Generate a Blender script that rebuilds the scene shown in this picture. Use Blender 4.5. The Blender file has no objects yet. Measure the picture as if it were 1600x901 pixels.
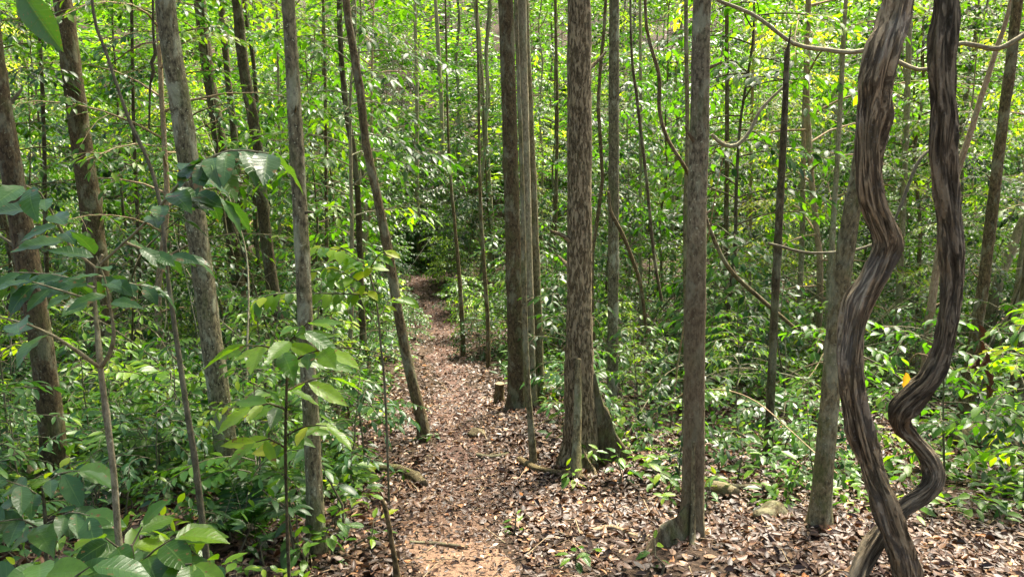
import bpy, math, random
from mathutils import noise as mnoise, Vector
import numpy as np
R = math.radians
random.seed(7); rng = np.random.default_rng(7)
S = bpy.context.scene
COL = S.collection

# ------------------------------------------------------------------ camera, light, exposure
CAM_Z = 1.6; PITCH = R(10); FPX = 1155.0
cam_d = bpy.data.cameras.new('camera'); cam = bpy.data.objects.new('camera', cam_d); COL.objects.link(cam)
cam.location = (0, 0, CAM_Z); cam.rotation_euler = (R(90) - PITCH, 0, 0)
cam_d.sensor_width = 36; cam_d.lens = 36 * FPX / 1600; cam_d.clip_start = 0.05; cam_d.clip_end = 900
S.camera = cam
SUN_EL, SUN_AZ = R(60), R(35)           # azimuth from +Y (ahead) towards +X (right)
w = bpy.data.worlds.new('World'); S.world = w; w.use_nodes = True
nt = w.node_tree; nt.nodes.clear()
sky = nt.nodes.new('ShaderNodeTexSky'); sky.sky_type = 'NISHITA'; sky.sun_disc = False
sky.sun_elevation = SUN_EL; sky.sun_rotation = SUN_AZ; sky.air_density = 1.2; sky.dust_density = 5.0; sky.ozone_density = 0.5
bg = nt.nodes.new('ShaderNodeBackground'); bg.inputs[1].default_value = 0.085
wo = nt.nodes.new('ShaderNodeOutputWorld')
nt.links.new(sky.outputs[0], bg.inputs[0]); nt.links.new(bg.outputs[0], wo.inputs[0])
sl = bpy.data.lights.new('sun', 'SUN'); sl.energy = 5.0; sl.angle = R(12); sl.color = (1.0, 0.93, 0.78)
sun = bpy.data.objects.new('sun', sl); COL.objects.link(sun)
sun.rotation_euler = (R(90) - SUN_EL, 0, math.pi - SUN_AZ)
sun.location = (10, 20, 40)
S.view_settings.view_transform = 'Standard'; S.view_settings.look = 'None'
S.view_settings.exposure = 2.15; S.view_settings.gamma = 1.0; S.view_settings.use_curve_mapping = False
S.render.engine = 'CYCLES'
S.cycles.max_bounces = 6; S.cycles.diffuse_bounces = 2; S.cycles.glossy_bounces = 2; S.cycles.transmission_bounces = 4
S.cycles.transparent_max_bounces = 4; S.cycles.use_denoising = True
S.cycles.caustics_reflective = False; S.cycles.caustics_refractive = False
S.cycles.use_adaptive_sampling = True; S.cycles.adaptive_threshold = 0.02

# ------------------------------------------------------------------ projection and terrain
CP, SP = math.cos(PITCH), math.sin(PITCH)
_ys = np.array([-200, -20, -4, 0, 3, 5.5, 7.5, 10.5, 14, 19, 24, 28, 34, 42, 52, 65, 85, 120, 400.])
_zs = np.array([8, 1.5, 0.3, 0, -.22, -.8, -1.03, -1.29, -1.5, -1.4, -1.1, -.6, .7, 3.0, 6.6, 12, 19, 27, 36.])
def hgt(x, y):
    x = np.asarray(x, float); y = np.asarray(y, float)
    z = sum(np.interp(y + o, _ys, _zs) for o in (-1.2, -.6, 0, .6, 1.2)) / 5
    far = np.clip((y - 18) / 30, 0, 1)
    z = z + far * (0.9 * np.sin(x * .11 + 1) + .5 * np.sin(x * .23 + y * .13))
    near = 1
    z = z + .035 * np.sin(x * 1.7 + 1.3 * np.sin(y * 1.1)) + .03 * np.sin(y * 2.3 + x * .9) + .012 * np.sin(x * 5.3 + y * 3.1) + .01 * np.sin(y * 7.3 - x * 4.1)
    z = z + .012 * np.clip(np.abs(x) - 4, 0, 60) * np.clip(1 - np.abs(x) / 150, 0, 1)
    return z
def U(px, py, Y):                       # world point on the plane y = Y seen at that place of the photograph
    a = (px - 800) / FPX; b = (450.5 - py) / FPX
    t = Y / (CP + b * SP)
    return np.array([a * t, Y, CAM_Z + t * (b * CP - SP)])
def G(px, py):
    lo = None
    for Y in np.arange(1.0, 90, .03):
        p = U(px, py, Y)
        if p[2] <= hgt(p[0], p[1]): return p
    return U(px, py, 60)
def PX(x, y, z):
    zz = z - CAM_Z
    d = y * CP - zz * SP; u = y * SP + zz * CP
    return 800 + FPX * x / d, 450.5 - FPX * u / d
def inpoly(px, py, poly):
    px = np.asarray(px); py = np.asarray(py); c = np.zeros(px.shape, bool); n = len(poly)
    for i in range(n):
        x1, y1 = poly[i]; x2, y2 = poly[(i + 1) % n]
        if y1 == y2: continue
        k = ((y1 > py) != (y2 > py)) & (px < (x2 - x1) * (py - y1) / (y2 - y1) + x1)
        c ^= k
    return c
CLEAR = [(575, 901), (640, 850), (655, 800), (590, 770), (545, 705), (585, 650), (640, 600), (668, 540), (640, 480), (622, 428),
         (680, 428), (705, 500), (728, 560), (790, 600), (860, 650), (890, 735), (1020, 770), (1250, 800), (1620, 840), (1620, 2500), (500, 2500)]
path_px = [(725, 901), (720, 840), (716, 760), (720, 700), (716, 640), (706, 570), (693, 505), (668, 455), (650, 430)]
PATH = np.array([G(*p) for p in path_px])
PATH = np.vstack([[PATH[0][0] + .05, 1.0, 0], PATH, [PATH[-1][0] - 1.5, PATH[-1][1] + 3.5, 0], [PATH[-1][0] - 5.0, PATH[-1][1] + 7, 0]])
def path_x(y): return np.interp(y, PATH[:, 1], PATH[:, 0])
def path_d(x, y): return np.abs(np.asarray(x) - path_x(y))
def ground(x, y):
    z = hgt(x, y)
    return z - .05 * np.exp(-(path_d(x, y) / .35) ** 2) * (np.asarray(y) < 26)

# ------------------------------------------------------------------ mesh builder
class Geo:
    def __init__(s): s.V = []; s.A = []; s.F = []; s.n = 0
    def add(s, V, F, A):                # F: int array (m,k)
        V = np.asarray(V, np.float32); s.V.append(V); s.A.append(np.asarray(A, np.float32)); s.F.append(np.asarray(F, np.int64) + s.n); s.n += len(V)
    def mesh(s, name, smooth=True):
        me = bpy.data.meshes.new(name)
        V = np.concatenate(s.V); A = np.concatenate(s.A)
        loops = np.concatenate([f.ravel() for f in s.F]); sizes = np.concatenate([np.full(len(f), f.shape[1]) for f in s.F])
        starts = np.concatenate([[0], np.cumsum(sizes)[:-1]])
        me.vertices.add(len(V)); me.vertices.foreach_set('co', V.ravel())
        me.loops.add(len(loops)); me.loops.foreach_set('vertex_index', loops.astype(np.int32))
        me.polygons.add(len(sizes)); me.polygons.foreach_set('loop_start', starts.astype(np.int32))
        at = me.attributes.new('co', 'FLOAT_VECTOR', 'POINT'); at.data.foreach_set('vector', A.ravel())
        me.update(calc_edges=True)
        me.polygons.foreach_set('use_smooth', np.full(len(sizes), smooth)); me.validate()
        return me
    def build(s, name, mat, parent=None, smooth=True):
        me = s.mesh(name, smooth); me.materials.append(mat)
        o = bpy.data.objects.new(name, me); COL.objects.link(o)
        if parent: o.parent = parent
        return o
def tag(o, label=None, cat=None, group=None, kind=None):
    if label: o['label'] = label
    if cat: o['category'] = cat
    if group: o['group'] = group
    if kind: o['kind'] = kind
    return o
def empty(name, loc, label, cat, group=None):
    o = bpy.data.objects.new(name, None); COL.objects.link(o); o.location = tuple(float(v) for v in loc); o.empty_display_size = .2
    return tag(o, label, cat, group)
def copy_tree(o, parent=None):
    c = o.copy(); COL.objects.link(c)
    if parent: c.parent = parent
    for ch in o.children: copy_tree(ch, c)
    return c

def norm(v): return v / np.maximum(np.linalg.norm(v, axis=-1, keepdims=True), 1e-9)
def catmull(P, R_, step):
    P = np.asarray(P, float); R_ = np.asarray(R_, float)
    Q = np.vstack([2 * P[0] - P[1], P, 2 * P[-1] - P[-2]]); out = []; ro = []
    for i in range(len(P) - 1):
        p0, p1, p2, p3 = Q[i:i + 4]; n = max(1, int(np.linalg.norm(p2 - p1) / step))
        for k in range(n):
            t = k / n
            out.append(.5 * ((2 * p1) + (-p0 + p2) * t + (2 * p0 - 5 * p1 + 4 * p2 - p3) * t * t + (-p0 + 3 * p1 - 3 * p2 + p3) * t ** 3))
            ro.append(R_[i] + (R_[i + 1] - R_[i]) * t)
    out.append(P[-1]); ro.append(R_[-1])
    return np.array(out), np.array(ro)
def tube(geo, P, Rr, segs=10, step=.1, rough=.03, flute=None, seed=0, knots=0, cap=True, roff=0.0, disp=None, foot=0):
    P, Rr = catmull(P, Rr, step); n = len(P); r_ = np.random.default_rng(seed)
    T = norm(np.gradient(P, axis=0)); 
    ref = np.array([1., 0, 0]) if abs(T[0][0]) < .8 else np.array([0, 1., 0])
    N = np.zeros_like(P); v = ref
    for i in range(n):
        v = v - T[i] * np.dot(v, T[i]); v /= np.linalg.norm(v) + 1e-9; N[i] = v
    B = np.cross(T, N)
    L = np.concatenate([[0], np.cumsum(np.linalg.norm(np.diff(P, axis=0), axis=1))])
    th = np.linspace(0, 2 * math.pi, segs, endpoint=False)
    TH, LL = np.meshgrid(th, L)
    m = np.ones_like(TH)
    for k in range(6):
        m += rough * r_.uniform(.3, 1) * np.sin(r_.integers(1, 4) * TH + LL * r_.uniform(1, 14) + r_.uniform(0, 6.3))
    if flute:
        nf, amp, tw = flute
        ph = tw * LL
        lob = np.abs(np.sin(nf * .5 * (TH + ph) + .6 * np.sin(LL * 3.1 + 1)))
        m += .10 * np.sin(LL * 5.3 + 1) * np.cos(TH + LL) + .05 * np.sin(LL * 11 + TH) + .05 * np.sin(TH * 2 + LL * 17) + amp * (lob ** .7 - .6) + amp * .45 * np.sin((nf + 3) * TH + ph * 3 + np.sin(LL * 7)) + amp * .25 * np.sin(11 * TH - ph * 2 + 2 * np.sin(LL * 5))
    for k in range(knots):
        t0 = r_.uniform(0, 6.28); l0 = r_.uniform(0, L[-1]); s0 = r_.uniform(.03, .07)
        da = np.angle(np.exp(1j * (TH - t0)))
        m += r_.uniform(.1, .28) * np.exp(-(da * Rr[:, None] / s0) ** 2 - ((LL - l0) / s0) ** 2)
    if foot:
        m += foot * np.exp(-np.maximum(LL - .12, 0) / .13) * (.35 + np.maximum(0, np.cos(TH * (3 + seed % 3) + seed)) ** 2)
    if disp:
        da_, kz, kr = disp; off_ = seed * 3.7
        for i in range(n):
            for j in range(segs):
                x_, y_ = math.cos(th[j]) * kr, math.sin(th[j]) * kr
                q = mnoise.noise(Vector((x_ + off_, y_, L[i] * kz))); q2 = mnoise.noise(Vector((x_ * 2.3, y_ * 2.3 + off_, L[i] * kz * 3.1)))
                m[i, j] += da_ * ((1 - 2.2 * abs(q)) * .8 + q2 * .7 - .3)
    RR = Rr[:, None] * m
    V = P[:, None, :] + RR[..., None] * (np.cos(TH)[..., None] * N[:, None, :] + np.sin(TH)[..., None] * B[:, None, :])
    A = np.stack([np.cos(TH) * Rr[:, None], np.sin(TH) * Rr[:, None], LL + roff], -1)
    i = np.arange(n - 1)[:, None] * segs; j = np.arange(segs)[None]; j2 = (j + 1) % segs
    F = np.stack([i + j, i + j2, i + segs + j2, i + segs + j], -1).reshape(-1, 4)
    geo.add(V.reshape(-1, 3), F, A.reshape(-1, 3))
    if len(P) and cap:
        for e, sgn in ((0, -1), (n - 1, 1)):
            c = P[e] + T[e] * sgn * Rr[e] * .3; k = geo.n
            V2 = np.vstack([V[e], c]); F2 = np.array([[a, (a + 1) % segs, segs] if sgn > 0 else [(a + 1) % segs, a, segs] for a in range(segs)])
            geo.add(V2, F2, np.vstack([A[e], [0, 0, L[e]]]))
    return P

# leaves
def template(nx, ny, sh=.85):
    us = np.linspace(0, 1, nx + 1); vs = np.linspace(-1, 1, ny + 1)
    Uu, Vv = np.meshgrid(us, vs, indexing='ij')
    wd = np.sin(np.pi * np.clip(Uu, .0, 1) ** sh) ** .8
    wd = np.where(Uu > .75, wd * (1 - .45 * (Uu - .75) / .25), wd) + .012
    i = np.arange(nx)[:, None] * (ny + 1); j = np.arange(ny)[None]
    F = np.stack([i + j, i + j + 1, i + ny + 2 + j, i + ny + 1 + j], -1).reshape(-1, 4)
    return Uu.ravel(), Vv.ravel(), wd.ravel(), F
T_HI = template(10, 6); T_MID = template(4, 2); T_LO = template(3, 2)
T_FAR = (np.array([0, .45, .45, 1.]), np.array([0, -1., 1, 0]), np.array([0, 1, 1, 0.]), np.array([[0, 1, 3], [0, 3, 2]]))
def leaves(geo, T, P, D, N, L, W, tint, droop=.15, fold=.12, wav=0.0):
    P = np.atleast_2d(P); n = len(P)
    if n == 0: return
    u, v, wd, F = T
    D = norm(np.asarray(D, float)); N = np.asarray(N, float); N = norm(N - D * np.sum(N * D, 1, keepdims=True)); Sd = np.cross(N, D)
    L = np.broadcast_to(L, n)[:, None]; W = np.broadcast_to(W, n)[:, None]; dr = np.broadcast_to(droop, n)[:, None]; fo = np.broadcast_to(fold, n)[:, None]
    off = wd * v
    z = -dr * u ** 2 + fo * np.abs(off) * W * 2
    if wav: 
        ph = np.arange(n)[:, None] * 1.7
        z = z + wav * np.sin(u * 19 + ph) * np.abs(v) ** 2 * wd * W
    V = P[:, None] + (L * (u + .06))[..., None] * D[:, None] + (L * W * off)[..., None] * Sd[:, None] + (L * z)[..., None] * N[:, None]
    A = np.stack(np.broadcast_arrays(u[None], v[None], np.broadcast_to(tint, n)[:, None]), -1)
    k = len(u)
    FF = (F[None] + (np.arange(n) * k)[:, None, None]).reshape(-1, F.shape[1])
    geo.add(V.reshape(-1, 3), FF, A.reshape(-1, 3))

# ------------------------------------------------------------------ materials
def mk(name):
    m = bpy.data.materials.new(name); m.use_nodes = True; m.node_tree.nodes.clear(); return m, m.node_tree.nodes, m.node_tree.links
def ramp(N, stops, interp='LINEAR'):
    r = N.new('ShaderNodeValToRGB'); e = r.color_ramp.elements; r.color_ramp.interpolation = interp
    while len(e) < len(stops): e.new(0.5)
    for i, (p, c) in enumerate(stops): e[i].position = p; e[i].color = (*c, 1)
    return r
def mth(N, Lk, op, a, b=None, clamp=False):
    m = N.new('ShaderNodeMath'); m.operation = op; m.use_clamp = clamp
    for i, x in enumerate((a, b)):
        if x is None: continue
        if isinstance(x, (int, float)): m.inputs[i].default_value = x
        else: Lk.new(x, m.inputs[i])
    return m.outputs[0]
def mixc(N, Lk, f, a, b, mode='MIX'):
    m = N.new('ShaderNodeMix'); m.data_type = 'RGBA'; m.blend_type = mode
    for s, x in ((m.inputs[0], f), (m.inputs[6], a), (m.inputs[7], b)):
        if isinstance(x, (int, float)): s.default_value = x
        elif isinstance(x, tuple): s.default_value = (*x, 1)
        else: Lk.new(x, s)
    return m.outputs[2]
def leaf_mat(name, stops, rough=.38, trans=.4, veins=0.0, ty=(2.05, 2.15, .45), rnd=.35, spec=.42):
    m, N, Lk = mk(name)
    a = N.new('ShaderNodeAttribute'); a.attribute_name = 'co'; sp = N.new('ShaderNodeSeparateXYZ'); Lk.new(a.outputs['Vector'], sp.inputs[0])
    oi = N.new('ShaderNodeObjectInfo')
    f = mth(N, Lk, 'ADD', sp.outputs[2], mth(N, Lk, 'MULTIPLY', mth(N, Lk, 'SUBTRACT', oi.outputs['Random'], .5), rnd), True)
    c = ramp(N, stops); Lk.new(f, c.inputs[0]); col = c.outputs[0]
    av = mth(N, Lk, 'ABSOLUTE', sp.outputs[1])
    if veins:
        rib = mth(N, Lk, 'SUBTRACT', 1.0, mth(N, Lk, 'MULTIPLY', av, 12.0), True)
        lat = mth(N, Lk, 'SINE', mth(N, Lk, 'MULTIPLY', mth(N, Lk, 'SUBTRACT', sp.outputs[0], mth(N, Lk, 'MULTIPLY', av, .13)), 62.0))
        latm = mth(N, Lk, 'POWER', mth(N, Lk, 'MAXIMUM', lat, 0.0), 6.0)
        k = mth(N, Lk, 'MAXIMUM', rib, mth(N, Lk, 'MULTIPLY', latm, .12))
        col = mixc(N, Lk, mth(N, Lk, 'MULTIPLY', k, veins), col, (.16, .26, .07))
        no = N.new('ShaderNodeTexNoise'); no.inputs['Scale'].default_value = 40
        col = mixc(N, Lk, mth(N, Lk, 'MULTIPLY', mth(N, Lk, 'SUBTRACT', no.outputs[0], .35), .5, True), col, (.05, .07, .03))
        n2 = N.new('ShaderNodeTexNoise'); n2.inputs['Scale'].default_value = 22; n2.inputs['Detail'].default_value = 4
        edge = mth(N, Lk, 'ADD', n2.outputs[0], mth(N, Lk, 'MULTIPLY', mth(N, Lk, 'MULTIPLY', av, sp.outputs[0]), .08))
        kb = ramp(N, [(.66, (0, 0, 0)), (.70, (1, 1, 1))]); Lk.new(edge, kb.inputs[0]); col = mixc(N, Lk, kb.outputs[0], col, (.17, .10, .035))
    p = N.new('ShaderNodeBsdfPrincipled'); Lk.new(col, p.inputs['Base Color']); p.inputs['Roughness'].default_value = rough; p.inputs['Specular IOR Level'].default_value = spec
    if veins:
        b = N.new('ShaderNodeBump'); b.inputs['Strength'].default_value = .25; b.inputs['Distance'].default_value = .003; Lk.new(mth(N, Lk, 'SUBTRACT', 1.0, latm), b.inputs['Height']); Lk.new(b.outputs[0], p.inputs['Normal'])
    t = N.new('ShaderNodeBsdfTranslucent'); Lk.new(mixc(N, Lk, 1.0, col, ty, 'MULTIPLY'), t.inputs[0])
    mx = N.new('ShaderNodeMixShader'); mx.inputs[0].default_value = trans; Lk.new(p.outputs[0], mx.inputs[1]); Lk.new(t.outputs[0], mx.inputs[2])
    o = N.new('ShaderNodeOutputMaterial'); Lk.new(mx.outputs[0], o.inputs[0]); return m
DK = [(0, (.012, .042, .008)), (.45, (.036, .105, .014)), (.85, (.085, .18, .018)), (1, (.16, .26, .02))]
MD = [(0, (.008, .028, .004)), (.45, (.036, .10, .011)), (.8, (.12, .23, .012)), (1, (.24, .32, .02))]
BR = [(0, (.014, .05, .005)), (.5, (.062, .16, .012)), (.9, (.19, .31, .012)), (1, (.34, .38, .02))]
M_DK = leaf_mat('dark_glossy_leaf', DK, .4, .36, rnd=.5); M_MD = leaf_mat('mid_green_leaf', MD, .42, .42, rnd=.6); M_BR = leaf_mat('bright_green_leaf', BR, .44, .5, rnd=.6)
M_DKV = leaf_mat('veined_dark_leaf', [(0, (.025, .075, .02)), (.6, (.06, .145, .035)), (1, (.13, .25, .035))], .36, .32, .5); M_BRV = leaf_mat('veined_bright_leaf', BR, .36, .45, .5, rnd=.12)
M_BLUE = leaf_mat('bluish_leaf', [(0, (.016, .055, .016)), (.6, (.042, .12, .026)), (1, (.10, .20, .035))], .4, .35)
M_FINE = leaf_mat('fine_yellow_green_leaf', [(0, (.014, .045, .006)), (.5, (.065, .15, .013)), (.85, (.22, .31, .02)), (1, (.42, .42, .03))], .5, .45, rnd=.5)
M_CAN = leaf_mat('canopy_leaf', MD, .4, .45)
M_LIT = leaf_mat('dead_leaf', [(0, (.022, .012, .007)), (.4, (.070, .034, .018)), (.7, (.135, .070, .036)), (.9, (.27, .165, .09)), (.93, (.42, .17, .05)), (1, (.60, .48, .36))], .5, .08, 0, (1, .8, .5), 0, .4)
M_YEL = leaf_mat('yellowing_leaf', [(0, (.45, .25, .03)), (1, (.5, .33, .04))], .45, .4, 0, (1.6, 1.3, .4))

def bark_mat(name, dark, light, lichen=(.34, .35, .22), lich=.5, moss=.3, flaky=0.0, fibrous=0.0, bump=1.0, sc=1.0, rust=0.0):
    m, N, Lk = mk(name)
    a = N.new('ShaderNodeAttribute'); a.attribute_name = 'co'
    def noise(scale, st=(1, 1, 1), det=5, rough=.6, dist=0):
        mp = N.new('ShaderNodeMapping'); mp.inputs['Scale'].default_value = st; Lk.new(a.outputs['Vector'], mp.inputs[0])
        oi = N.new('ShaderNodeObjectInfo'); va = N.new('ShaderNodeVectorMath'); va.operation = 'SCALE'; va.inputs[0].default_value = (7, 3, 11); Lk.new(oi.outputs['Random'], va.inputs['Scale'])
        Lk.new(va.outputs[0], mp.inputs['Location'])
        n = N.new('ShaderNodeTexNoise'); n.inputs['Scale'].default_value = scale; n.inputs['Detail'].default_value = det; n.inputs['Roughness'].default_value = rough; n.inputs['Distortion'].default_value = dist
        Lk.new(mp.outputs[0], n.inputs[0]); return n.outputs[0]
    fine = noise(60 * sc, (1, 1, .45), 6, .7)
    r1 = ramp(N, [(.38, dark), (.62, light)]); Lk.new(fine, r1.inputs[0]); col = r1.outputs[0]
    h = fine
    if flaky:
        fl = noise(62, (1, 1, .25), 6, .72, .5)
        k = ramp(N, [(.47, (0, 0, 0)), (.52, (1, 1, 1))]); Lk.new(fl, k.inputs[0])
        col = mixc(N, Lk, mth(N, Lk, 'MULTIPLY', k.outputs[0], flaky), col, mixc(N, Lk, fine, (.24, .175, .09), (.47, .385, .225)))
        h = mth(N, Lk, 'SUBTRACT', h, mth(N, Lk, 'MULTIPLY', k.outputs[0], .8))
    if fibrous:
        fb = noise(30, (1.8, 1.8, .15), 8, .72, 1.6)
        k = ramp(N, [(.38, (0, 0, 0)), (.52, (1, 1, 1))]); Lk.new(fb, k.inputs[0])
        col = mixc(N, Lk, k.outputs[0], tuple(c * .75 for c in dark), mixc(N, Lk, .5, col, tuple(min(.7, c * 1.25) for c in light))); h = mth(N, Lk, 'ADD', mth(N, Lk, 'MULTIPLY', k.outputs[0], 2.0), h)
    pt = noise(9 * sc, (1, 1, .5), 6, .65, .3)
    k2 = ramp(N, [(.52, (0, 0, 0)), (.60, (1, 1, 1))]); Lk.new(pt, k2.inputs[0])
    col = mixc(N, Lk, mth(N, Lk, 'MULTIPLY', k2.outputs[0], lich), col, mixc(N, Lk, fine, tuple(c * .7 for c in lichen), tuple(min(.7, c * 1.35) for c in lichen)))
    sp_ = noise(75, (1, 1, 1), 2, .5); k4 = ramp(N, [(.66, (0, 0, 0)), (.70, (1, 1, 1))]); Lk.new(sp_, k4.inputs[0])
    col = mixc(N, Lk, mth(N, Lk, 'MULTIPLY', k4.outputs[0], lich), col, tuple(min(.7, c * 1.5) for c in lichen))
    ms = noise(7, (1, 1, .6), 6, .7)
    k3 = ramp(N, [(.5, (0, 0, 0)), (.64, (1, 1, 1))]); Lk.new(ms, k3.inputs[0])
    col = mixc(N, Lk, mth(N, Lk, 'MULTIPLY', k3.outputs[0], moss), col, mixc(N, Lk, fine, (.05, .07, .015), (.15, .17, .05)))
    if rust:
        sx_ = N.new('ShaderNodeSeparateXYZ'); Lk.new(a.outputs['Vector'], sx_.inputs[0])
        kf = mth(N, Lk, 'MULTIPLY', mth(N, Lk, 'SUBTRACT', mth(N, Lk, 'ADD', rust, mth(N, Lk, 'MULTIPLY', pt, .9)), sx_.outputs[2]), 1.6, True)
        col = mixc(N, Lk, mth(N, Lk, 'MULTIPLY', kf, .6), col, mixc(N, Lk, fine, (.05, .03, .014), (.24, .178, .09)))
    big = noise(2.2, (1, 1, .7), 3, .5)
    col = mixc(N, Lk, .55, col, mixc(N, Lk, 1.0, col, mixc(N, Lk, big, (.3, .29, .28), (1.7, 1.65, 1.6)), 'MULTIPLY'))
    p = N.new('ShaderNodeBsdfPrincipled'); Lk.new(col, p.inputs['Base Color']); p.inputs['Roughness'].default_value = .85; p.inputs['Specular IOR Level'].default_value = .25
    b = N.new('ShaderNodeBump'); b.inputs['Strength'].default_value = .9; b.inputs['Distance'].default_value = .012 * bump; Lk.new(h, b.inputs['Height']); Lk.new(b.outputs[0], p.inputs['Normal'])
    o = N.new('ShaderNodeOutputMaterial'); Lk.new(p.outputs[0], o.inputs[0]); return m
B_GREY = bark_mat('grey_lichen_bark', (.04, .034, .017), (.235, .205, .11), lich=.75, moss=.45)
B_BROWN = bark_mat('brown_smooth_bark', (.038, .026, .010), (.18, .13, .058), lich=.35, moss=.2)
B_DBROWN = bark_mat('dark_brown_bark', (.034, .023, .010), (.13, .092, .042), lich=.3, moss=.35)
B_DARK = bark_mat('dark_bark', (.026, .020, .009), (.115, .088, .042), lich=.3, moss=.3)
B_FLAKY = bark_mat('flaky_bark', (.045, .032, .014), (.15, .11, .052), lich=.1, moss=.08, flaky=.85, bump=1.4)
B_RUST = bark_mat('reddish_mossy_bark', (.06, .048, .026), (.30, .25, .145), lich=.65, moss=.4, bump=1.2, rust=1.5)
B_MOSS = bark_mat('mossy_bark', (.06, .05, .024), (.27, .225, .11), lich=.45, moss=.7)
B_LIANA = bark_mat('fibrous_liana_bark', (.10, .07, .036), (.39, .285, .16), lich=.35, moss=.15, fibrous=1, bump=1.5, lichen=(.3, .28, .24))
B_LIANAG = bark_mat('fibrous_grey_liana_bark', (.07, .053, .03), (.25, .195, .12), lich=.25, moss=.05, fibrous=1, bump=1.5, lichen=(.26, .24, .19))
B_PALE = bark_mat('pale_bark', (.15, .125, .07), (.38, .325, .20), lich=.5, moss=.3)
B_ROOT = bark_mat('dark_mossy_root_bark', (.045, .034, .016), (.13, .10, .05), lich=.3, moss=.6)
B_TWIG = bark_mat('green_brown_twig', (.07, .06, .035), (.17, .15, .09), lich=.2, moss=.3)
B_TAN = bark_mat('tan_branch_bark', (.20, .13, .07), (.42, .31, .19), lich=.3, moss=.2)

def ground_mat(name, path):
    m, N, Lk = mk(name)
    tc = N.new('ShaderNodeTexCoord')
    def noise(s, d=6, r=.65):
        n = N.new('ShaderNodeTexNoise'); n.inputs['Scale'].default_value = s; n.inputs['Detail'].default_value = d; n.inputs['Roughness'].default_value = r; Lk.new(tc.outputs['Object'], n.inputs[0]); return n.outputs[0]
    f = noise(28); g = noise(2.3, 4)
    if path: a, b, c = (.07, .040, .032), (.20, .12, .09), (.11, .066, .05)
    else: a, b, c = (.022, .015, .010), (.13, .085, .055), (.05, .034, .022)
    r = ramp(N, [(.36, a), (.64, b)]); Lk.new(f, r.inputs[0])
    col = mixc(N, Lk, mth(N, Lk, 'MULTIPLY', g, .8), r.outputs[0], c)
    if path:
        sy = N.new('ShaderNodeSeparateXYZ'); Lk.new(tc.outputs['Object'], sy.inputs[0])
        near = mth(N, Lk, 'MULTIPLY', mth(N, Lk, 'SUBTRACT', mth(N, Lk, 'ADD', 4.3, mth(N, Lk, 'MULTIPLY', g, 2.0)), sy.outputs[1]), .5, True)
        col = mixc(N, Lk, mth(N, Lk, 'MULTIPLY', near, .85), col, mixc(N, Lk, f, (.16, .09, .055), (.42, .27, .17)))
    v = N.new('ShaderNodeTexVoronoi'); v.inputs['Scale'].default_value = 34; Lk.new(tc.outputs['Object'], v.inputs[0])
    col = mixc(N, Lk, .35, col, mixc(N, Lk, v.outputs['Distance'], (.03, .02, .015), col))
    p = N.new('ShaderNodeBsdfPrincipled'); Lk.new(col, p.inputs['Base Color']); p.inputs['Roughness'].default_value = .95; p.inputs['Specular IOR Level'].default_value = .2
    b_ = N.new('ShaderNodeBump'); b_.inputs['Distance'].default_value = .03; b_.inputs['Strength'].default_value = .8; Lk.new(mth(N, Lk, 'ADD', f, v.outputs['Distance']), b_.inputs['Height']); Lk.new(b_.outputs[0], p.inputs['Normal'])
    o = N.new('ShaderNodeOutputMaterial'); Lk.new(p.outputs[0], o.inputs[0]); return m
M_GROUND = ground_mat('forest_soil', False); M_PATH = ground_mat('trodden_earth', True)

# ------------------------------------------------------------------ ground and path
def grid(xs, ys, zf, name, mat):
    X, Y = np.meshgrid(xs, ys); Z = zf(X, Y); n, k = X.shape
    i = np.arange(n - 1)[:, None] * k; j = np.arange(k - 1)[None]
    F = np.stack([i + j, i + j + 1, i + k + j + 1, i + k + j], -1).reshape(-1, 4)
    g = Geo(); V = np.stack([X, Y, Z], -1).reshape(-1, 3); g.add(V, F, V); return g.build(name, mat)
sx = np.sinh(np.linspace(-5.2, 5.2, 300)); xs = sx / sx[-1] * 220
ys = np.concatenate([np.linspace(-200, -6, 30), np.linspace(-5, 16, 260), np.linspace(16.3, 60, 120), np.linspace(62, 400, 40)])
tag(grid(xs, ys, ground, 'ground', M_GROUND), 'forest floor of brown soil under the litter and plants', kind='structure')
g = Geo(); pys = np.arange(1.2, 24, .05); cx = path_x(pys)
cols = np.linspace(-1, 1, 13); wL = .26 + .09 * np.sin(pys * 1.9) + .05 * np.sin(pys * 5.3 + 1); wR = .26 + .08 * np.sin(pys * 2.3 + 2) + .05 * np.sin(pys * 6.1)
XX = cx[:, None] + np.where(cols < 0, cols * wL[:, None], cols * wR[:, None]); YY = np.repeat(pys[:, None], 13, 1)
ZZ = ground(XX, YY) + .004 * (1 - cols[None] ** 4) + .012 * np.sin(XX * 9 + YY * 7) * (1 - cols[None] ** 2) * .4 + np.where(np.abs(cols[None]) > .95, -.01, .006)
n, k = XX.shape; i = np.arange(n - 1)[:, None] * k; j = np.arange(k - 1)[None]
V = np.stack([XX, YY, ZZ], -1).reshape(-1, 3); g.add(V, np.stack([i + j, i + j + 1, i + k + j + 1, i + k + j], -1).reshape(-1, 4), V)
tag(g.build('path', M_PATH), 'narrow trodden earth footpath winding down into the forest', kind='structure')

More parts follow.
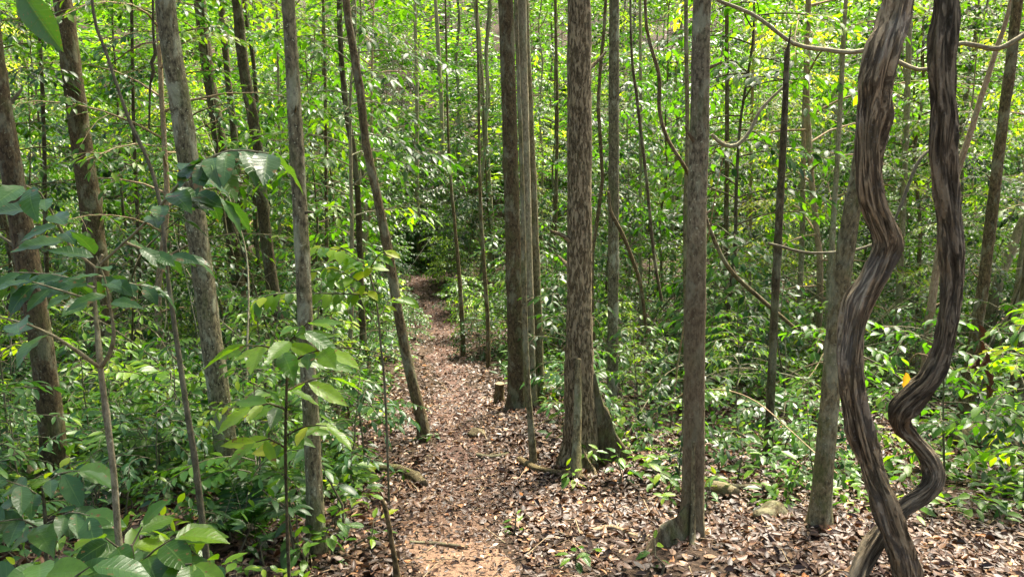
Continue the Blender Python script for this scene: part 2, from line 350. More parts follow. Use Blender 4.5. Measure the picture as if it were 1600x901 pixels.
# leaf litter
def rand_dirs(n, up=1.0, jit=.5, r=rng):
    az = r.uniform(0, 2 * math.pi, n); D = np.stack([np.cos(az), np.sin(az), r.normal(0, .22, n)], -1)
    Nn = np.stack([r.normal(0, jit, n), r.normal(0, jit, n), np.full(n, up)], -1); return D, Nn
def litter(n, y0, y1, T, Lr, pw):
    y = y0 + (y1 - y0) * rng.uniform(0, 1, n) ** pw; x = rng.uniform(-1, 1, n) * (.76 * y + .8)
    d = path_d(x, y); keep = rng.uniform(0, 1, n) < np.where((d < .3) & (y < 4.4), .55, 1.0)
    patch = np.sin(x * 2.1 + y) + np.sin(y * 1.7 - x * 1.1) + rng.normal(0, .8, n); keep &= patch > -1.6
    x, y = x[keep], y[keep]; n = len(x); D, Nn = rand_dirs(n, 1, .28); D[:, 2] *= .6
    P = np.stack([x, y, ground(x, y) + rng.uniform(.005, .035, n)], -1)
    L = rng.uniform(*Lr, n) * np.where(path_d(x, y) < .32, .62, 1); tint = np.clip(rng.beta(1.3, 2.1, n), 0, 1)
    tint = np.where(rng.uniform(0, 1, n) < .035, rng.uniform(.9, 1, n), tint)
    return T, P, D, Nn, L, rng.uniform(.17, .3, n), tint, rng.normal(.03, .22, n), rng.normal(.1, .4, n)
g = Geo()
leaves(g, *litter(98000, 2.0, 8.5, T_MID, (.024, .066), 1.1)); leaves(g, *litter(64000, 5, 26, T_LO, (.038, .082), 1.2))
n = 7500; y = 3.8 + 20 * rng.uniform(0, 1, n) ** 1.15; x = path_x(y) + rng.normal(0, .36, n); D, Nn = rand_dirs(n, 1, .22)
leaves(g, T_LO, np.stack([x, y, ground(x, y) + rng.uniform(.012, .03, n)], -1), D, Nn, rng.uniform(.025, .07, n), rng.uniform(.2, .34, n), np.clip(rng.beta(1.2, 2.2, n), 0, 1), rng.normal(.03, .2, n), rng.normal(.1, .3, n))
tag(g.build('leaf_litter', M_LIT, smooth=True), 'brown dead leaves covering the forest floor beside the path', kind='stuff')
g = Geo()
for k in range(900):
    y = 2.3 + 14 * random.random() ** 1.4; x = random.uniform(-1, 1) * (.75 * y + .6); az = random.uniform(0, 6.28); L = random.uniform(.08, .38)
    p = np.array([x, y, float(ground(x, y)) + random.uniform(.012, .03)]); d = np.array([math.cos(az), math.sin(az), random.uniform(-.03, .08)])
    q = p + d * L * .5 + np.array([random.uniform(-.03, .03), random.uniform(-.03, .03), .01]); e = p + d * L; e[2] = float(ground(e[0], e[1])) + .02
    tube(g, [p, q, e], [.004, .003, .0015], 4, .1, 0, seed=k, cap=False)
tag(g.build('fallen_twigs', B_TAN), 'small dry twigs strewn over the leaf litter', kind='stuff')

# ------------------------------------------------------------------ plant generators
def rotz(v, a): c, s = math.cos(a), math.sin(a); return np.array([c * v[0] - s * v[1], s * v[0] + c * v[1], v[2]])
class LeafBag:
    def __init__(s): s.P = []; s.D = []; s.N = []; s.L = []; s.W = []; s.t = []; s.dr = []
    def add(s, p, d, n, L, W, t, dr): s.P.append(p); s.D.append(d); s.N.append(n); s.L.append(L); s.W.append(W); s.t.append(t); s.dr.append(dr)
    def geo(s, T, fold=.12, wav=0.0):
        g = Geo(); leaves(g, T, np.array(s.P), np.array(s.D), np.array(s.N), np.array(s.L), np.array(s.W), np.array(s.t), np.array(s.dr), fold, wav); return g
def twig_leaves(bag, r, path, L, W, sp, t0=0.0, tint=.45, tj=.18, ang=52, droop=.2, pitch=-.25, term=True, face=0.0):
    P = np.asarray(path); seg = np.linalg.norm(np.diff(P, axis=0), axis=1); tot = seg.sum(); cum = np.concatenate([[0], np.cumsum(seg)])
    s = tot * t0; side = 1 if r.random() < .5 else -1
    while s < tot:
        i = min(len(seg) - 1, np.searchsorted(cum, s, 'right') - 1); f = (s - cum[i]) / max(seg[i], 1e-6); p = P[i] + (P[i + 1] - P[i]) * f; d = (P[i + 1] - P[i]) / seg[i]
        h = np.array([d[0], d[1], 0]); h = h / (np.linalg.norm(h) + 1e-6) if np.linalg.norm(h) > .15 else rotz(np.array([1., 0, 0]), r.uniform(0, 6.28))
        dd = rotz(h, side * R(ang + r.normal(0, 14))); dd[2] = pitch + d[2] * .5 + r.normal(0, .22)
        bag.add(p, dd, np.array([r.normal(0, .3), r.normal(0, .3) - face, 1.]), L * r.uniform(.7, 1.15), W * r.uniform(.85, 1.15), np.clip(tint + r.normal(0, tj), 0, 1), droop * r.uniform(.3, 1.6))
        side = -side; s += sp * r.uniform(.7, 1.3)
    if term: bag.add(P[-1], (P[-1] - P[-2]) + np.array([0, 0, -.05 * tot]), np.array([r.normal(0, .2), r.normal(0, .2), 1.]), L, W, np.clip(tint + .1 + r.normal(0, tj), 0, 1), droop)
def arc(p, az, el, L, n=5, sag=.35, r=rng, wob=.06):
    out = [np.array(p, float)]; e = el; a = az
    for i in range(n):
        e -= sag / n * 1.5; a += r.normal(0, wob * 2)
        out.append(out[-1] + L / n * np.array([math.cos(a) * math.cos(e), math.sin(a) * math.cos(e), math.sin(e)]))
    return out
def young_tree(seed, H, r0, start, nb, bl, L, W=.19, T=T_MID, tint=.45, sp=.55, top=True, droop=.2, tw=.42):
    r = np.random.default_rng(seed); st = Geo(); bag = LeafBag()
    n = 7; pts = [np.array([0, 0, -.12])]; lean = r.normal(0, .03, 2)
    for i in range(1, n + 1): pts.append(np.array([lean[0] * H * i / n + r.normal(0, .02 * H / 4), lean[1] * H * i / n + r.normal(0, .02 * H / 4), H * i / n]))
    sp_, _ = catmull(pts, np.linspace(r0, r0 * .25, n + 1), .15)
    tube(st, pts, np.linspace(r0, r0 * .22, n + 1), 7, .2, .05, seed=seed)
    az = r.uniform(0, 6.28)
    for k in range(nb):
        f = start + (1 - start) * (k + r.uniform(0, .8)) / nb; p = sp_[int(f * (len(sp_) - 1))]; az += 2.4 + r.normal(0, .4)
        prof = (.55 + .9 * math.sin(math.pi * min(1, (f - start) / (1 - start) * .8 + .2))) * .75
        L_ = bl * prof * r.uniform(.7, 1.2); el = R(r.uniform(5, 45)); b = arc(p, az, el, L_, 5, .55, r)
        tube(st, b, np.linspace(r0 * .35, .003, 6), 5, .25, .0, seed=k, cap=False)
        m = max(2, int(L_ / (L * 1.5))); bt = tint - .05 + r.normal(0, .17)
        for q in range(m):
            s = .25 + .75 * (q + r.uniform(0, 1)) / m; bi = s * 4.99; i0 = int(bi); pp = b[i0] + (b[i0 + 1] - b[i0]) * (bi - i0); side = 1 if q % 2 else -1
            t = arc(pp, az + side * R(r.uniform(35, 70)), el * .3 + r.normal(0, .2), L_ * tw * (1.2 - s) + L * 1.2, 3, .4, r)
            tube(st, t, np.linspace(.004, .002, 4), 3, .5, 0, cap=False)
            twig_leaves(bag, r, t, L, W, L * sp, .15, bt, .14, droop=droop)
        twig_leaves(bag, r, b, L, W, L * sp, .35, bt, .14, droop=droop)
    return st, bag.geo(T)
def seedling(seed, H, nl, L, W=.22, T=T_MID, tint=.45, pitch=-.05, stems=1, wav=0.0):
    r = np.random.default_rng(seed); st = Geo(); bag = LeafBag()
    for s in range(stems):
        az0 = r.uniform(0, 6.28); o = np.array([math.cos(az0), math.sin(az0), 0]) * (.05 if stems > 1 else 0); h = H * r.uniform(.7, 1.1)
        pts = [o + np.array([0, 0, -.05]), o * 1.5 + np.array([r.normal(0, .02), r.normal(0, .02), h * .35]), o * 2.4 + np.array([r.normal(0, .04), r.normal(0, .04), h * .7]), o * 3.4 + np.array([r.normal(0, .06), r.normal(0, .06), h])]
        tube(st, pts, [.006 + H * .006, .005 + H * .004, .0035, .002], 5, .12, .03, seed=seed + s)
        c, _ = catmull(pts, [1, 1, 1, 1], .02); az = r.uniform(0, 6.28)
        for k in range(nl):
            f = .35 + .65 * (k / nl) ** .7; p = c[int(f * (len(c) - 1))]; az += math.pi + r.normal(0, .5) + (.9 if k % 2 else 0)
            b = arc(p, az, R(r.uniform(10, 40)), L * r.uniform(.15, .5), 2, .3, r)
            tube(st, b, [.002, .0015, .001], 3, .2, 0, cap=False)
            d = b[-1] - b[-2]; d = d / np.linalg.norm(d); d[2] = pitch + r.normal(0, .25)
            bag.add(b[-1], d, np.array([r.normal(0, .25), r.normal(0, .25), 1.]), L * r.uniform(.65, 1.15), W * r.uniform(.85, 1.15), np.clip(tint + r.normal(0, .16) + .2 * (f > .93), 0, 1), r.uniform(.05, .35))
        bag.add(c[-1], np.array([r.normal(0, .5), r.normal(0, .5), .4]), np.array([r.normal(0, .3), r.normal(0, .3), 1.]), L * .7, W, min(1, tint + .3), .1)
    return st, bag.geo(T, wav=wav)
def pinnate(seed, H, nf, FL, LL, W=.2, T=T_MID, tint=.4, el=40, npair=9, sag=.9, nstem=True):
    r = np.random.default_rng(seed); st = Geo(); bag = LeafBag()
    tube(st, [(0, 0, -.05), (r.normal(0, .02), r.normal(0, .02), H * .5), (r.normal(0, .03), r.normal(0, .03), H)], [.009, .007, .005], 5, .1, .04, seed=seed)
    az = r.uniform(0, 6.28)
    for k in range(nf):
        az += 2.4 + r.normal(0, .3); z = H * (.55 + .45 * k / nf) if nstem else H
        b = arc((0, 0, z), az, R(el + r.uniform(-15, 20)), FL * r.uniform(.7, 1.1), 8, sag, r, .03)
        tube(st, b, np.linspace(.004, .0015, 9), 4, .2, 0, cap=False)
        b = np.array(b)
        for q in range(npair):
            s = .22 + .78 * q / (npair - 1); bi = s * 7.99; i0 = int(bi); p = b[i0] + (b[i0 + 1] - b[i0]) * (bi - i0); d = norm(b[i0 + 1] - b[i0]); sz = math.sin(math.pi * min(1, .25 + .7 * s)) * .8 + .35
            sd = norm(np.cross(d, np.array([0, 0, 1.]))); up = np.cross(sd, d)
            for sg in (-1, 1):
                bag.add(p, sd * sg + d * .45 + np.array([0, 0, -.15 + r.normal(0, .1)]), up + r.normal(0, .15, 3), LL * sz * r.uniform(.9, 1.1), W, np.clip(tint + r.normal(0, .12), 0, 1), .15)
        bag.add(b[-1], b[-1] - b[-2], np.array([0, 0, 1.]), LL * .8, W, tint, .15)
    return st, bag.geo(T)
def proto(name, parts, stem_mat, leaf_m, leafname='foliage', stemname='stem'):
    root = bpy.data.objects.new(name, None); root.empty_display_size = .2; COL.objects.link(root)
    parts[0].build(stemname, stem_mat, root); parts[1].build(leafname, leaf_m, root); return root
USED = set()
def place(pr, x, y, s, label, cat, group, rz=None, dz=0.0, tilt=0.0):
    o = pr if pr.name not in USED else copy_tree(pr)
    if pr.name not in USED: USED.add(pr.name)
    o.location = (float(x), float(y), float(ground(x, y)) + dz); o.scale = (s, s, s)
    o.rotation_euler = (random.gauss(0, tilt), random.gauss(0, tilt), random.uniform(0, 6.28) if rz is None else rz)
    return tag(o, label, cat, group)

# ------------------------------------------------------------------ the named trunks
def crown_geo(seed, r_=2.0, n=800, L=.2):
    r = np.random.default_rng(seed); g = Geo(); c = r.normal(0, 1, (26, 3)); c = c / np.linalg.norm(c, axis=1, keepdims=True) * r.uniform(.45, 1, (26, 1)) * np.array([r_, r_, r_ * .5])
    k = r.integers(0, 26, n); P = c[k] + r.normal(0, 1, (n, 3)) * np.array([.42, .42, .16])
    D, Nn = rand_dirs(n, 1, .35, r); leaves(g, T_FAR, P, D, Nn, r.uniform(.6, 1.2, n) * L, .25, np.clip(r.normal(.5, .2, n), 0, 1), .1); return g
CROWNS = [crown_geo(s).mesh('crown') for s in (1, 2, 3)]
for m_ in CROWNS: m_.materials.append(M_CAN)
def trunk(name, label, pts, base, mat, H=11, knots=4, segs=22, flare=1.12, rough=.02, Y=None, roots=(), crown=True, cat='tree', seed=1, strips=(), part='trunk', y_off=None):
    b = G(*base) if Y is None else None
    Yb = b[1] if Y is None else Y
    dep = Yb * CP - (float(ground(0, Yb)) - CAM_Z) * SP
    P3 = []; rr = []
    for q in pts:
        px, py, wpx = q[:3]; yy = Yb + (q[3] if len(q) > 3 else 0); p = U(px, py, yy); d = p[1] * CP - (p[2] - CAM_Z) * SP
        P3.append(p); rr.append(wpx * .46 * d / FPX)
    gz = float(ground(P3[-1][0], P3[-1][1])); root = P3[-1].copy(); root[2] = gz
    d = P3[0] - P3[1]; d = d / abs(d[2]) if abs(d[2]) > .05 else np.array([0, 0, 1.])
    d = d * np.array([.6, .6, 1]); top = []; tr = []
    z = P3[0][2]; cur = P3[0]
    while cur[2] < gz + H:
        nx = cur + np.array([d[0] + random.gauss(0, .03), d[1] + random.gauss(0, .03), 1.]) * 1.2; top.append(nx); cur = nx; d = d * .85
    if not top: top = [P3[0] + d * .12]
    tr = list(np.linspace(rr[0], rr[0] * .45, len(top) + 1))[1:]
    allp = [*top[::-1], *P3]; allr = [*tr[::-1], *rr]
    allp = allp[::-1]; allr = allr[::-1]
    p0 = allp[0].copy(); low = p0.copy(); low[2] = min(gz, p0[2]) - .12
    if p0[2] - gz > .12: allp = [low, np.array([p0[0], p0[1], gz + .02])] + allp; allr = [allr[0] * flare * 1.1, allr[0] * flare] + allr
    else: allp = [low] + allp; allr = [allr[0] * flare] + allr
    org = np.array([allp[0][0], allp[0][1], gz])
    root_o = empty(name, org, label, cat)
    loc = [p - org for p in allp]
    g = Geo(); tube(g, loc, allr, segs, .06, rough, seed=seed, knots=knots, disp=(.075, 5, 1.3) if segs > 14 else (.09, 6, 1.0), foot=.36 if segs > 14 else .25)
    rs_ = np.random.default_rng(seed + 9)
    for k in range(3 if segs > 14 else 2):      # broken branch stubs
        hz = rs_.uniform(.6, 3.2); ci = min(range(len(loc)), key=lambda i: abs(loc[i][2] - hz)); i2 = min(ci + 1, len(loc) - 1)
        if loc[i2][2] - loc[ci][2] < .05: continue
        f_ = min(1, max(0, (hz - loc[ci][2]) / (loc[i2][2] - loc[ci][2]))); c_ = loc[ci] + (loc[i2] - loc[ci]) * f_; az_ = rs_.choice([0, math.pi]) + rs_.normal(0, .6); r_c = allr[ci]
        ln = r_c * rs_.uniform(1.3, 3.0); d_ = np.array([math.cos(az_), math.sin(az_), rs_.uniform(.2, .9)])
        tube(g, [c_, c_ + d_ * ln * .6, c_ + d_ * ln + np.array([0, 0, rs_.uniform(-.02, .03)])], [r_c * .32, r_c * .18, r_c * .08], 6, .03, .1, seed=k)
    if crown:
        r = np.random.default_rng(seed + 50); tp = loc[-1]
        for k in range(4):
            s = loc[-1 - (k % 2)]; b_ = arc(s, k * 1.6 + r.uniform(0, .6), R(35), 1.8, 5, .4, r); tube(g, b_, np.linspace(allr[-1] * .7, .012, 6), 6, .2, .02, seed=k)
    g.build(part, mat, root_o)
    for k, (tx, ty, sx_, h_, th) in enumerate(roots):     # buttress root: from trunk at height h_ to ground point seen at (tx, ty)
        e = G(tx, ty) - org; gg = Geo(); r0 = allr[0] * .8; dirn = e.copy(); dirn[2] = 0; Ld = np.linalg.norm(dirn)
        dirn /= Ld; sd = np.array([-dirn[1], dirn[0], 0]); nn = 12; Vt = []; 
        for a_ in range(nn + 1):
            t = a_ / nn; px_ = dirn * Ld * t * sx_; top_ = h_ * (1 - t) ** 1.25 + .03 + (1 - t) * .02; gz2 = float(ground(org[0] + px_[0], org[1] + px_[1])) - org[2]
            wd = th * (1.1 - .5 * t) * (1 + .15 * math.sin(a_ * 2.1 + k))
            for u_, hh in ((-1.5, -.1), (-1, .12), (-.62, .5), (-.42, .85), (-.18, 1), (.18, 1), (.42, .85), (.62, .5), (1, .12), (1.5, -.1)):
                z_ = gz2 - .06 if hh < 0 else gz2 + (top_ - min(0, gz2) * 0) * hh * (1 - .08 * math.sin(a_ * 1.7 + u_ * 3))
                Vt.append(px_ + sd * u_ * wd + np.array([0, 0, z_]) + sd * .02 * math.sin(t * 7 + k))
        m_ = 10; ii = np.arange(nn)[:, None] * m_; jj = np.arange(m_ - 1)[None]
        Vt = np.array(Vt); gg.add(Vt, np.stack([ii + jj, ii + jj + 1, ii + m_ + jj + 1, ii + m_ + jj], -1).reshape(-1, 4), Vt)
        gg.build('buttress_root', B_ROOT if k == 0 else mat, root_o)
    for sp_ in strips:
        gg = Geo(); tube(gg, [U(x, y, Yb - dy) - org for x, y, w_, dy in sp_], [w_ * .5 * dep / FPX for x, y, w_, dy in sp_], 8, .05, .06, seed=3); gg.build('root_strand', B_MOSS, root_o)
    if crown:
        c = bpy.data.objects.new('crown', CROWNS[seed % 3]); COL.objects.link(c); c.parent = root_o; c.location = tuple(loc[-1] + np.array([0, 0, .3])); s = random.uniform(.9, 1.25); c.scale = (s, s, s); c.rotation_euler = (0, 0, random.uniform(0, 6))
    return root_o, org
TR = trunk
TR('forest_tree', 'mottled grey-brown trunk at the far left edge of the photo', [(-22, 0, 31), (2, 170, 33), (22, 290, 34), (42, 400, 35), (62, 520, 36), (78, 640, 38), (88, 745, 40)], (90, 765), B_DBROWN, seed=1)
TR('forest_tree', 'smooth brown trunk between the leftmost trunk and the lichen-spotted one', [(98, 0, 30), (112, 110, 31), (128, 230, 33), (145, 350, 34), (155, 450, 34), (165, 560, 34)], (170, 610), B_DBROWN, seed=2)
TR('forest_tree', 'lichen-spotted grey trunk leaning left behind the broad glossy leaves', [(258, 0, 32), (270, 90, 33), (287, 200, 34), (303, 320, 33), (318, 440, 34), (335, 560, 35), (348, 660, 36), (358, 740, 40)], (360, 765), B_GREY, seed=3, knots=9)
TR('slender_tree', 'dark slim trunk just right of the lichen-spotted grey trunk', [(312, 0, 19), (325, 110, 20), (340, 200, 21), (355, 310, 21), (368, 420, 21), (380, 510, 23)], (382, 520), B_DARK, seed=4, segs=14)
TR('slender_tree', 'very thin dark trunk in the middle of the dark trio on the left', [(345, 0, 11), (355, 110, 11), (366, 210, 12), (375, 330, 13), (392, 450, 14), (400, 515, 15)], (402, 522), B_DARK, seed=5, segs=12)
TR('slender_tree', 'crooked nearly black trunk, rightmost of the dark trio on the left', [(370, 0, 17), (380, 100, 18), (396, 190, 19), (406, 280, 19), (418, 390, 20), (432, 490, 21), (440, 560, 22)], (442, 575), B_DARK, seed=6, segs=14, knots=6)
TR('slender_tree', 'thin curved stem hugging the blackish trunk on the left', [(383, 20, 6), (395, 90, 7), (402, 190, 7), (398, 300, 8), (405, 430, 9), (425, 520, 10)], (428, 545), B_DARK, seed=7, segs=10, crown=False)
TR('forest_tree', 'grey-brown trunk standing in the undergrowth left of the leaning tree', [(450, 0, 22), (457, 110, 23), (463, 220, 24), (470, 360, 25), (477, 490, 25), (484, 620, 26), (490, 740, 28), (496, 850, 31)], (497, 870), B_GREY, seed=8, knots=6)
TR('forest_tree', 'crooked slim tree leaning left beside the path', [(541, 0, 13), (549, 60, 13), (562, 140, 14), (573, 230, 14), (590, 310, 15), (604, 380, 16), (616, 450, 16), (630, 530, 17), (645, 600, 18), (662, 670, 20)], (667, 685), B_BROWN, seed=9, segs=16, knots=5, H=8)
TR('slender_tree', 'thin knobbly stem behind and left of the leaning tree', [(530, 0, 9), (534, 100, 9), (542, 180, 10), (553, 240, 10), (560, 320, 10), (563, 430, 11), (568, 540, 12)], (571, 566), B_DARK, seed=10, segs=10, knots=6)
TR('forest_tree', 'dark brown straight trunk, left one of the tight cluster beside the path', [(790, 0, 25), (795, 150, 25), (800, 320, 26), (804, 480, 27), (807, 600, 29)], (808, 640), B_DBROWN, seed=11, rough=.012)
TR('forest_tree', 'pale grey trunk in the middle of the tight cluster beside the path', [(815, 0, 16), (818, 150, 17), (822, 320, 17), (826, 480, 18), (829, 600, 19)], (830, 634), B_PALE, seed=12, segs=16, rough=.012)
TR('forest_tree', 'mossy brown trunk, right one of the tight cluster beside the path', [(820, 0, 12), (826, 150, 14), (833, 320, 15), (839, 480, 16), (842, 590, 18)], (843, 628), B_MOSS, seed=13, segs=16, rough=.012)
TR('slender_tree', 'thin stem planted in the litter in front of the tight cluster', [(806, 0, 7), (811, 150, 7), (816, 300, 8), (819, 450, 9), (822, 560, 10), (828, 650, 11), (833, 715, 13)], (834, 728), B_MOSS, seed=14, segs=12, crown=False)
TR('forest_tree', 'thickest trunk with flaking pinkish brown bark and a mossy buttress', [(904, 0, 39), (905, 150, 41), (906, 300, 41), (905, 450, 42), (905, 560, 47), (906, 640, 54), (908, 705, 60)], (908, 722), B_FLAKY, seed=15, knots=14, segs=32, rough=.022,
   roots=((986, 724, 1.05, .85, .05), (878, 735, .9, .3, .04), (935, 760, .8, .22, .04)), strips=([(904, 560, 8, .16), (903, 620, 11, .2), (901, 690, 13, .27), (899, 745, 20, .36)],))
TR('forest_tree', 'slim grey-brown trunk just right of the thick flaking tree', [(960, 0, 17), (959, 160, 18), (959, 320, 18), (958, 480, 18), (957, 610, 19)], (957, 645), B_GREY, seed=16, segs=16, rough=.015)
TR('forest_tree', 'tall straight trunk, grey above and rusty brown towards its root on the right', [(1098, 0, 30), (1095, 110, 31), (1092, 230, 32), (1089, 340, 32), (1087, 460, 34), (1085, 560, 35), (1084, 650, 35), (1083, 760, 36), (1082, 810, 38)], (1082, 842), B_RUST, seed=17, knots=16, segs=28,
   roots=((1003, 872, 1.0, .2, .026),), strips=([(1084, 690, 5, .075), (1083, 780, 7, .08), (1082, 830, 9, .11), (1081, 870, 12, .18)],))
TR('slender_tree', 'thin pole-like stem touching the left edge of the grey and rusty trunk', [(1072, 0, 7), (1074, 200, 7), (1071, 350, 8), (1072, 560, 9)], (1072, 690), B_MOSS, seed=18, segs=10, crown=False, Y=7.5)
TR('slender_tree', 'dark broken-topped stem on the right, bare above the undergrowth', [(1233, 66, 3), (1230, 84, 9), (1225, 200, 11), (1218, 330, 13), (1212, 450, 13), (1206, 580, 14), (1201, 690, 15)], (1199, 722), B_DARK, seed=19, segs=12, H=1, crown=False)
TR('forest_tree', 'leaning mossy brown trunk standing behind the big twisted liana', [(1400, 0, 20), (1376, 100, 22), (1352, 210, 24), (1334, 310, 27), (1318, 410, 29), (1306, 520, 30), (1297, 620, 30), (1288, 720, 31), (1281, 800, 33)], (1279, 828), B_MOSS, seed=20, knots=5)
TR('forest_tree', 'slim leaning grey-brown trunk near the right edge of the photo', [(1590, 0, 16), (1578, 110, 17), (1562, 230, 17), (1549, 340, 18), (1537, 440, 18), (1522, 540, 20), (1508, 640, 22)], (1504, 665), B_BROWN, seed=21, segs=16, knots=5)
TR('slender_tree', 'pale tan sapling stem crossing the slim trunk near the right edge', [(1580, 0, 7), (1556, 80, 8), (1534, 150, 9), (1512, 220, 10), (1490, 290, 11), (1470, 380, 12), (1455, 480, 13), (1442, 600, 14)], (1438, 640), B_TAN, seed=22, segs=10, crown=False)
TR('slender_tree', 'thin speckled upright stem halfway between the broken stem and the liana', [(1322, 0, 7), (1316, 100, 8), (1310, 220, 8), (1303, 330, 9), (1296, 450, 10), (1290, 560, 11)], (1288, 600), B_PALE, seed=23, segs=10, crown=False)
TR('slender_tree', 'pale forked trunk low at the right edge of the photo', [(1620, 300, 10), (1600, 340, 13), (1580, 390, 15), (1560, 440, 17), (1548, 500, 18), (1540, 590, 20)], (1538, 640), B_PALE, seed=24, segs=12, crown=False, Y=9.5)
TR('forest_tree', 'brown trunk cut by the right edge of the photo', [(1625, 300, 26), (1612, 430, 28), (1600, 540, 30), (1590, 640, 34)], (1588, 680), B_BROWN, seed=25, segs=16)
TR('slender_tree', 'thin dark stem left of the path\'s far end', [(745, 0, 4), (748, 130, 5), (749, 260, 5), (754, 380, 6), (762, 500, 7)], (765, 575), B_BROWN, seed=26, segs=10, crown=False)
TR('slender_tree', 'short dark stem right beside the far end of the path', [(700, 200, 4), (705, 290, 5), (714, 390, 6), (719, 450, 7), (723, 520, 8)], (724, 553), B_BROWN, seed=27, segs=8, H=6)
TR('slender_tree', 'pale sunlit trunk far up the slope above the path', [(748, 60, 8), (754, 150, 9), (760, 240, 10), (766, 330, 10)], (768, 372), B_PALE, seed=28, segs=8, crown=False, Y=19)
TR('slender_tree', 'pale thin trunk high on the slope above the end of the path', [(680, 0, 6), (684, 60, 7), (687, 120, 7), (690, 170, 7)], (694, 300), B_PALE, seed=29, segs=8, crown=False, Y=22)

for k, (px0, px1, pyb, w_, yy, m_, lab) in enumerate(((648, 655, 420, 7, 20, B_PALE, 'pale thin trunk behind the top of the leaning tree'), (1136, 1130, 560, 8, 11, B_BROWN, 'thin brown trunk just right of the tall rusty trunk, partly behind leaves'), (1180, 1170, 540, 6, 12, B_TAN, 'tan pole-thin trunk between the rusty trunk and the broken stem'),
        (1262, 1245, 560, 9, 10.5, B_PALE, 'pale thin trunk between the broken stem and the speckled stem'), (1422, 1398, 600, 10, 9.5, B_PALE, 'pale spotted trunk seen through the gap between the two lianas'), (1655, 1575, 560, 12, 9, B_PALE, 'pale trunk leaning out past the right edge'), (868, 872, 540, 6, 13, B_BROWN, 'thin brown trunk in the gap left of the flaking tree'),
        (1000, 1004, 560, 6, 12, B_PALE, 'pale thin trunk right of the slim trunk beside the flaking tree'), (60, 80, 560, 7, 9, B_DARK, 'thin dark trunk between the two leftmost trunks'), (205, 222, 560, 6, 10, B_DARK, 'thin dark trunk left of the lichen-spotted trunk'), (505, 512, 560, 6, 12, B_BROWN, 'thin brown trunk right of the grey-brown trunk'), (432, 440, 560, 5, 13, B_PALE, 'pale thin trunk left of the grey-brown trunk'))):
    TR('slender_tree', lab, [(px0, 0, w_ * .85), ((px0 * .65 + px1 * .35) + random.uniform(-3, 3), pyb * .35, w_ * .9), ((px0 * .3 + px1 * .7) + random.uniform(-3, 3), pyb * .7, w_), (px1, pyb, w_ * 1.1)], (px1, pyb), m_, seed=60 + k, segs=10, Y=yy, crown=False)
# ------------------------------------------------------------------ lianas
def liana(name, label, pts, Y, mat, flute, seed, cat='liana', segs=64, step=.014, rough=.03, knots=5):
    P3 = []; rr = []
    for px, py, wpx, dy in pts:
        p = U(px, py, Y + dy); d = p[1] * CP - (p[2] - CAM_Z) * SP; P3.append(p); rr.append(wpx * (.335 if flute else .5) * d / FPX)
    e = P3[-1]; gz = float(ground(e[0], e[1])); org = np.array([e[0], e[1], gz])
    o_ = empty(name, org, label, cat); g = Geo(); tube(g, [p - org for p in P3], rr, segs, step, rough, flute=flute, seed=seed, knots=knots, disp=(.30, 3.2, 2.2) if flute else None); g.build('stem', mat, o_); return o_
YL = G(1425, 940)[1]
liana('liana', 'thickest twisted liana with deeply fluted brown bark, crossing from top to the lower right', [(1475, -560, 44, .3), (1440, -260, 48, .2), (1402, 0, 62, .1), (1382, 80, 64, 0), (1366, 150, 62, 0), (1358, 230, 56, 0), (1362, 300, 52, 0), (1378, 345, 50, 0), (1388, 380, 50, 0), (1374, 420, 50, 0),
      (1348, 470, 50, 0), (1334, 530, 50, 0), (1331, 600, 50, 0), (1342, 670, 49, 0), (1362, 730, 47, 0), (1385, 790, 48, -.03), (1405, 850, 50, -.03), (1420, 910, 54, 0), (1430, 990, 60, 0)], YL, B_LIANA, (5, .16, 1.4), 31, knots=16)
liana('liana', 'charcoal-grey liana that hooks down in a loop behind the thickest liana', [(1500, -560, 40, .3), (1480, -260, 42, .2), (1478, 0, 46, .12), (1473, 90, 48, .1), (1473, 180, 50, .1), (1472, 240, 52, .1), (1478, 300, 48, .1), (1487, 370, 44, .1), (1490, 430, 40, .1), (1484, 490, 38, .1),
      (1474, 545, 38, .1), (1455, 588, 42, .1), (1428, 616, 48, .12), (1406, 638, 52, .13), (1404, 662, 38, .15), (1424, 684, 32, .17), (1448, 712, 34, .17), (1460, 742, 36, .15), (1446, 770, 34, .13), (1408, 797, 36, .1), (1372, 840, 36, .06), (1345, 890, 38, .0), (1322, 965, 40, -.1)], YL + .02, B_LIANAG, (4, .2, 2.2), 32, knots=20)
def vine(label, pts, Y, mat, name='vine', cat='vine', r_seed=1):
    return liana(name, label, pts, Y, mat, None, r_seed, cat, 8, .05, .05, 0)
vine('pale woody vine crossing the top right behind the two thick lianas', [(1120, 0, 5, 0), (1180, 25, 6, 0), (1240, 68, 7, 0), (1290, 78, 7, 0), (1330, 82, 7, 0), (1370, 78, 7, 0), (1410, 100, 7, 0), (1448, 108, 6, 0), (1490, 70, 7, 0), (1530, 72, 8, 0), (1560, 76, 8, 0), (1600, 55, 9, 0), (1640, 30, 9, 0)], 5.5, B_PALE)
vine('curving brown vine hanging left of the grey and rusty trunk', [(1000, -300, 5, 0), (1008, 0, 5, 0), (1014, 60, 5, 0), (1030, 120, 6, 0), (1030, 170, 6, 0), (1042, 215, 6, 0), (1068, 258, 6, 0), (1090, 300, 6, 0.3), (1110, 360, 6, .3), (1140, 420, 7, .3), (1190, 468, 7, .3), (1245, 515, 6, .3)], 6.0, B_BROWN)
vine('smooth pale vine bowed between the rusty trunk and the broken stem', [(1112, 210, 6, 0), (1130, 226, 7, 0), (1152, 227, 7, 0), (1172, 205, 6, 0), (1190, 170, 5, 0), (1230, 130, 4, 0)], 5.8, B_PALE)
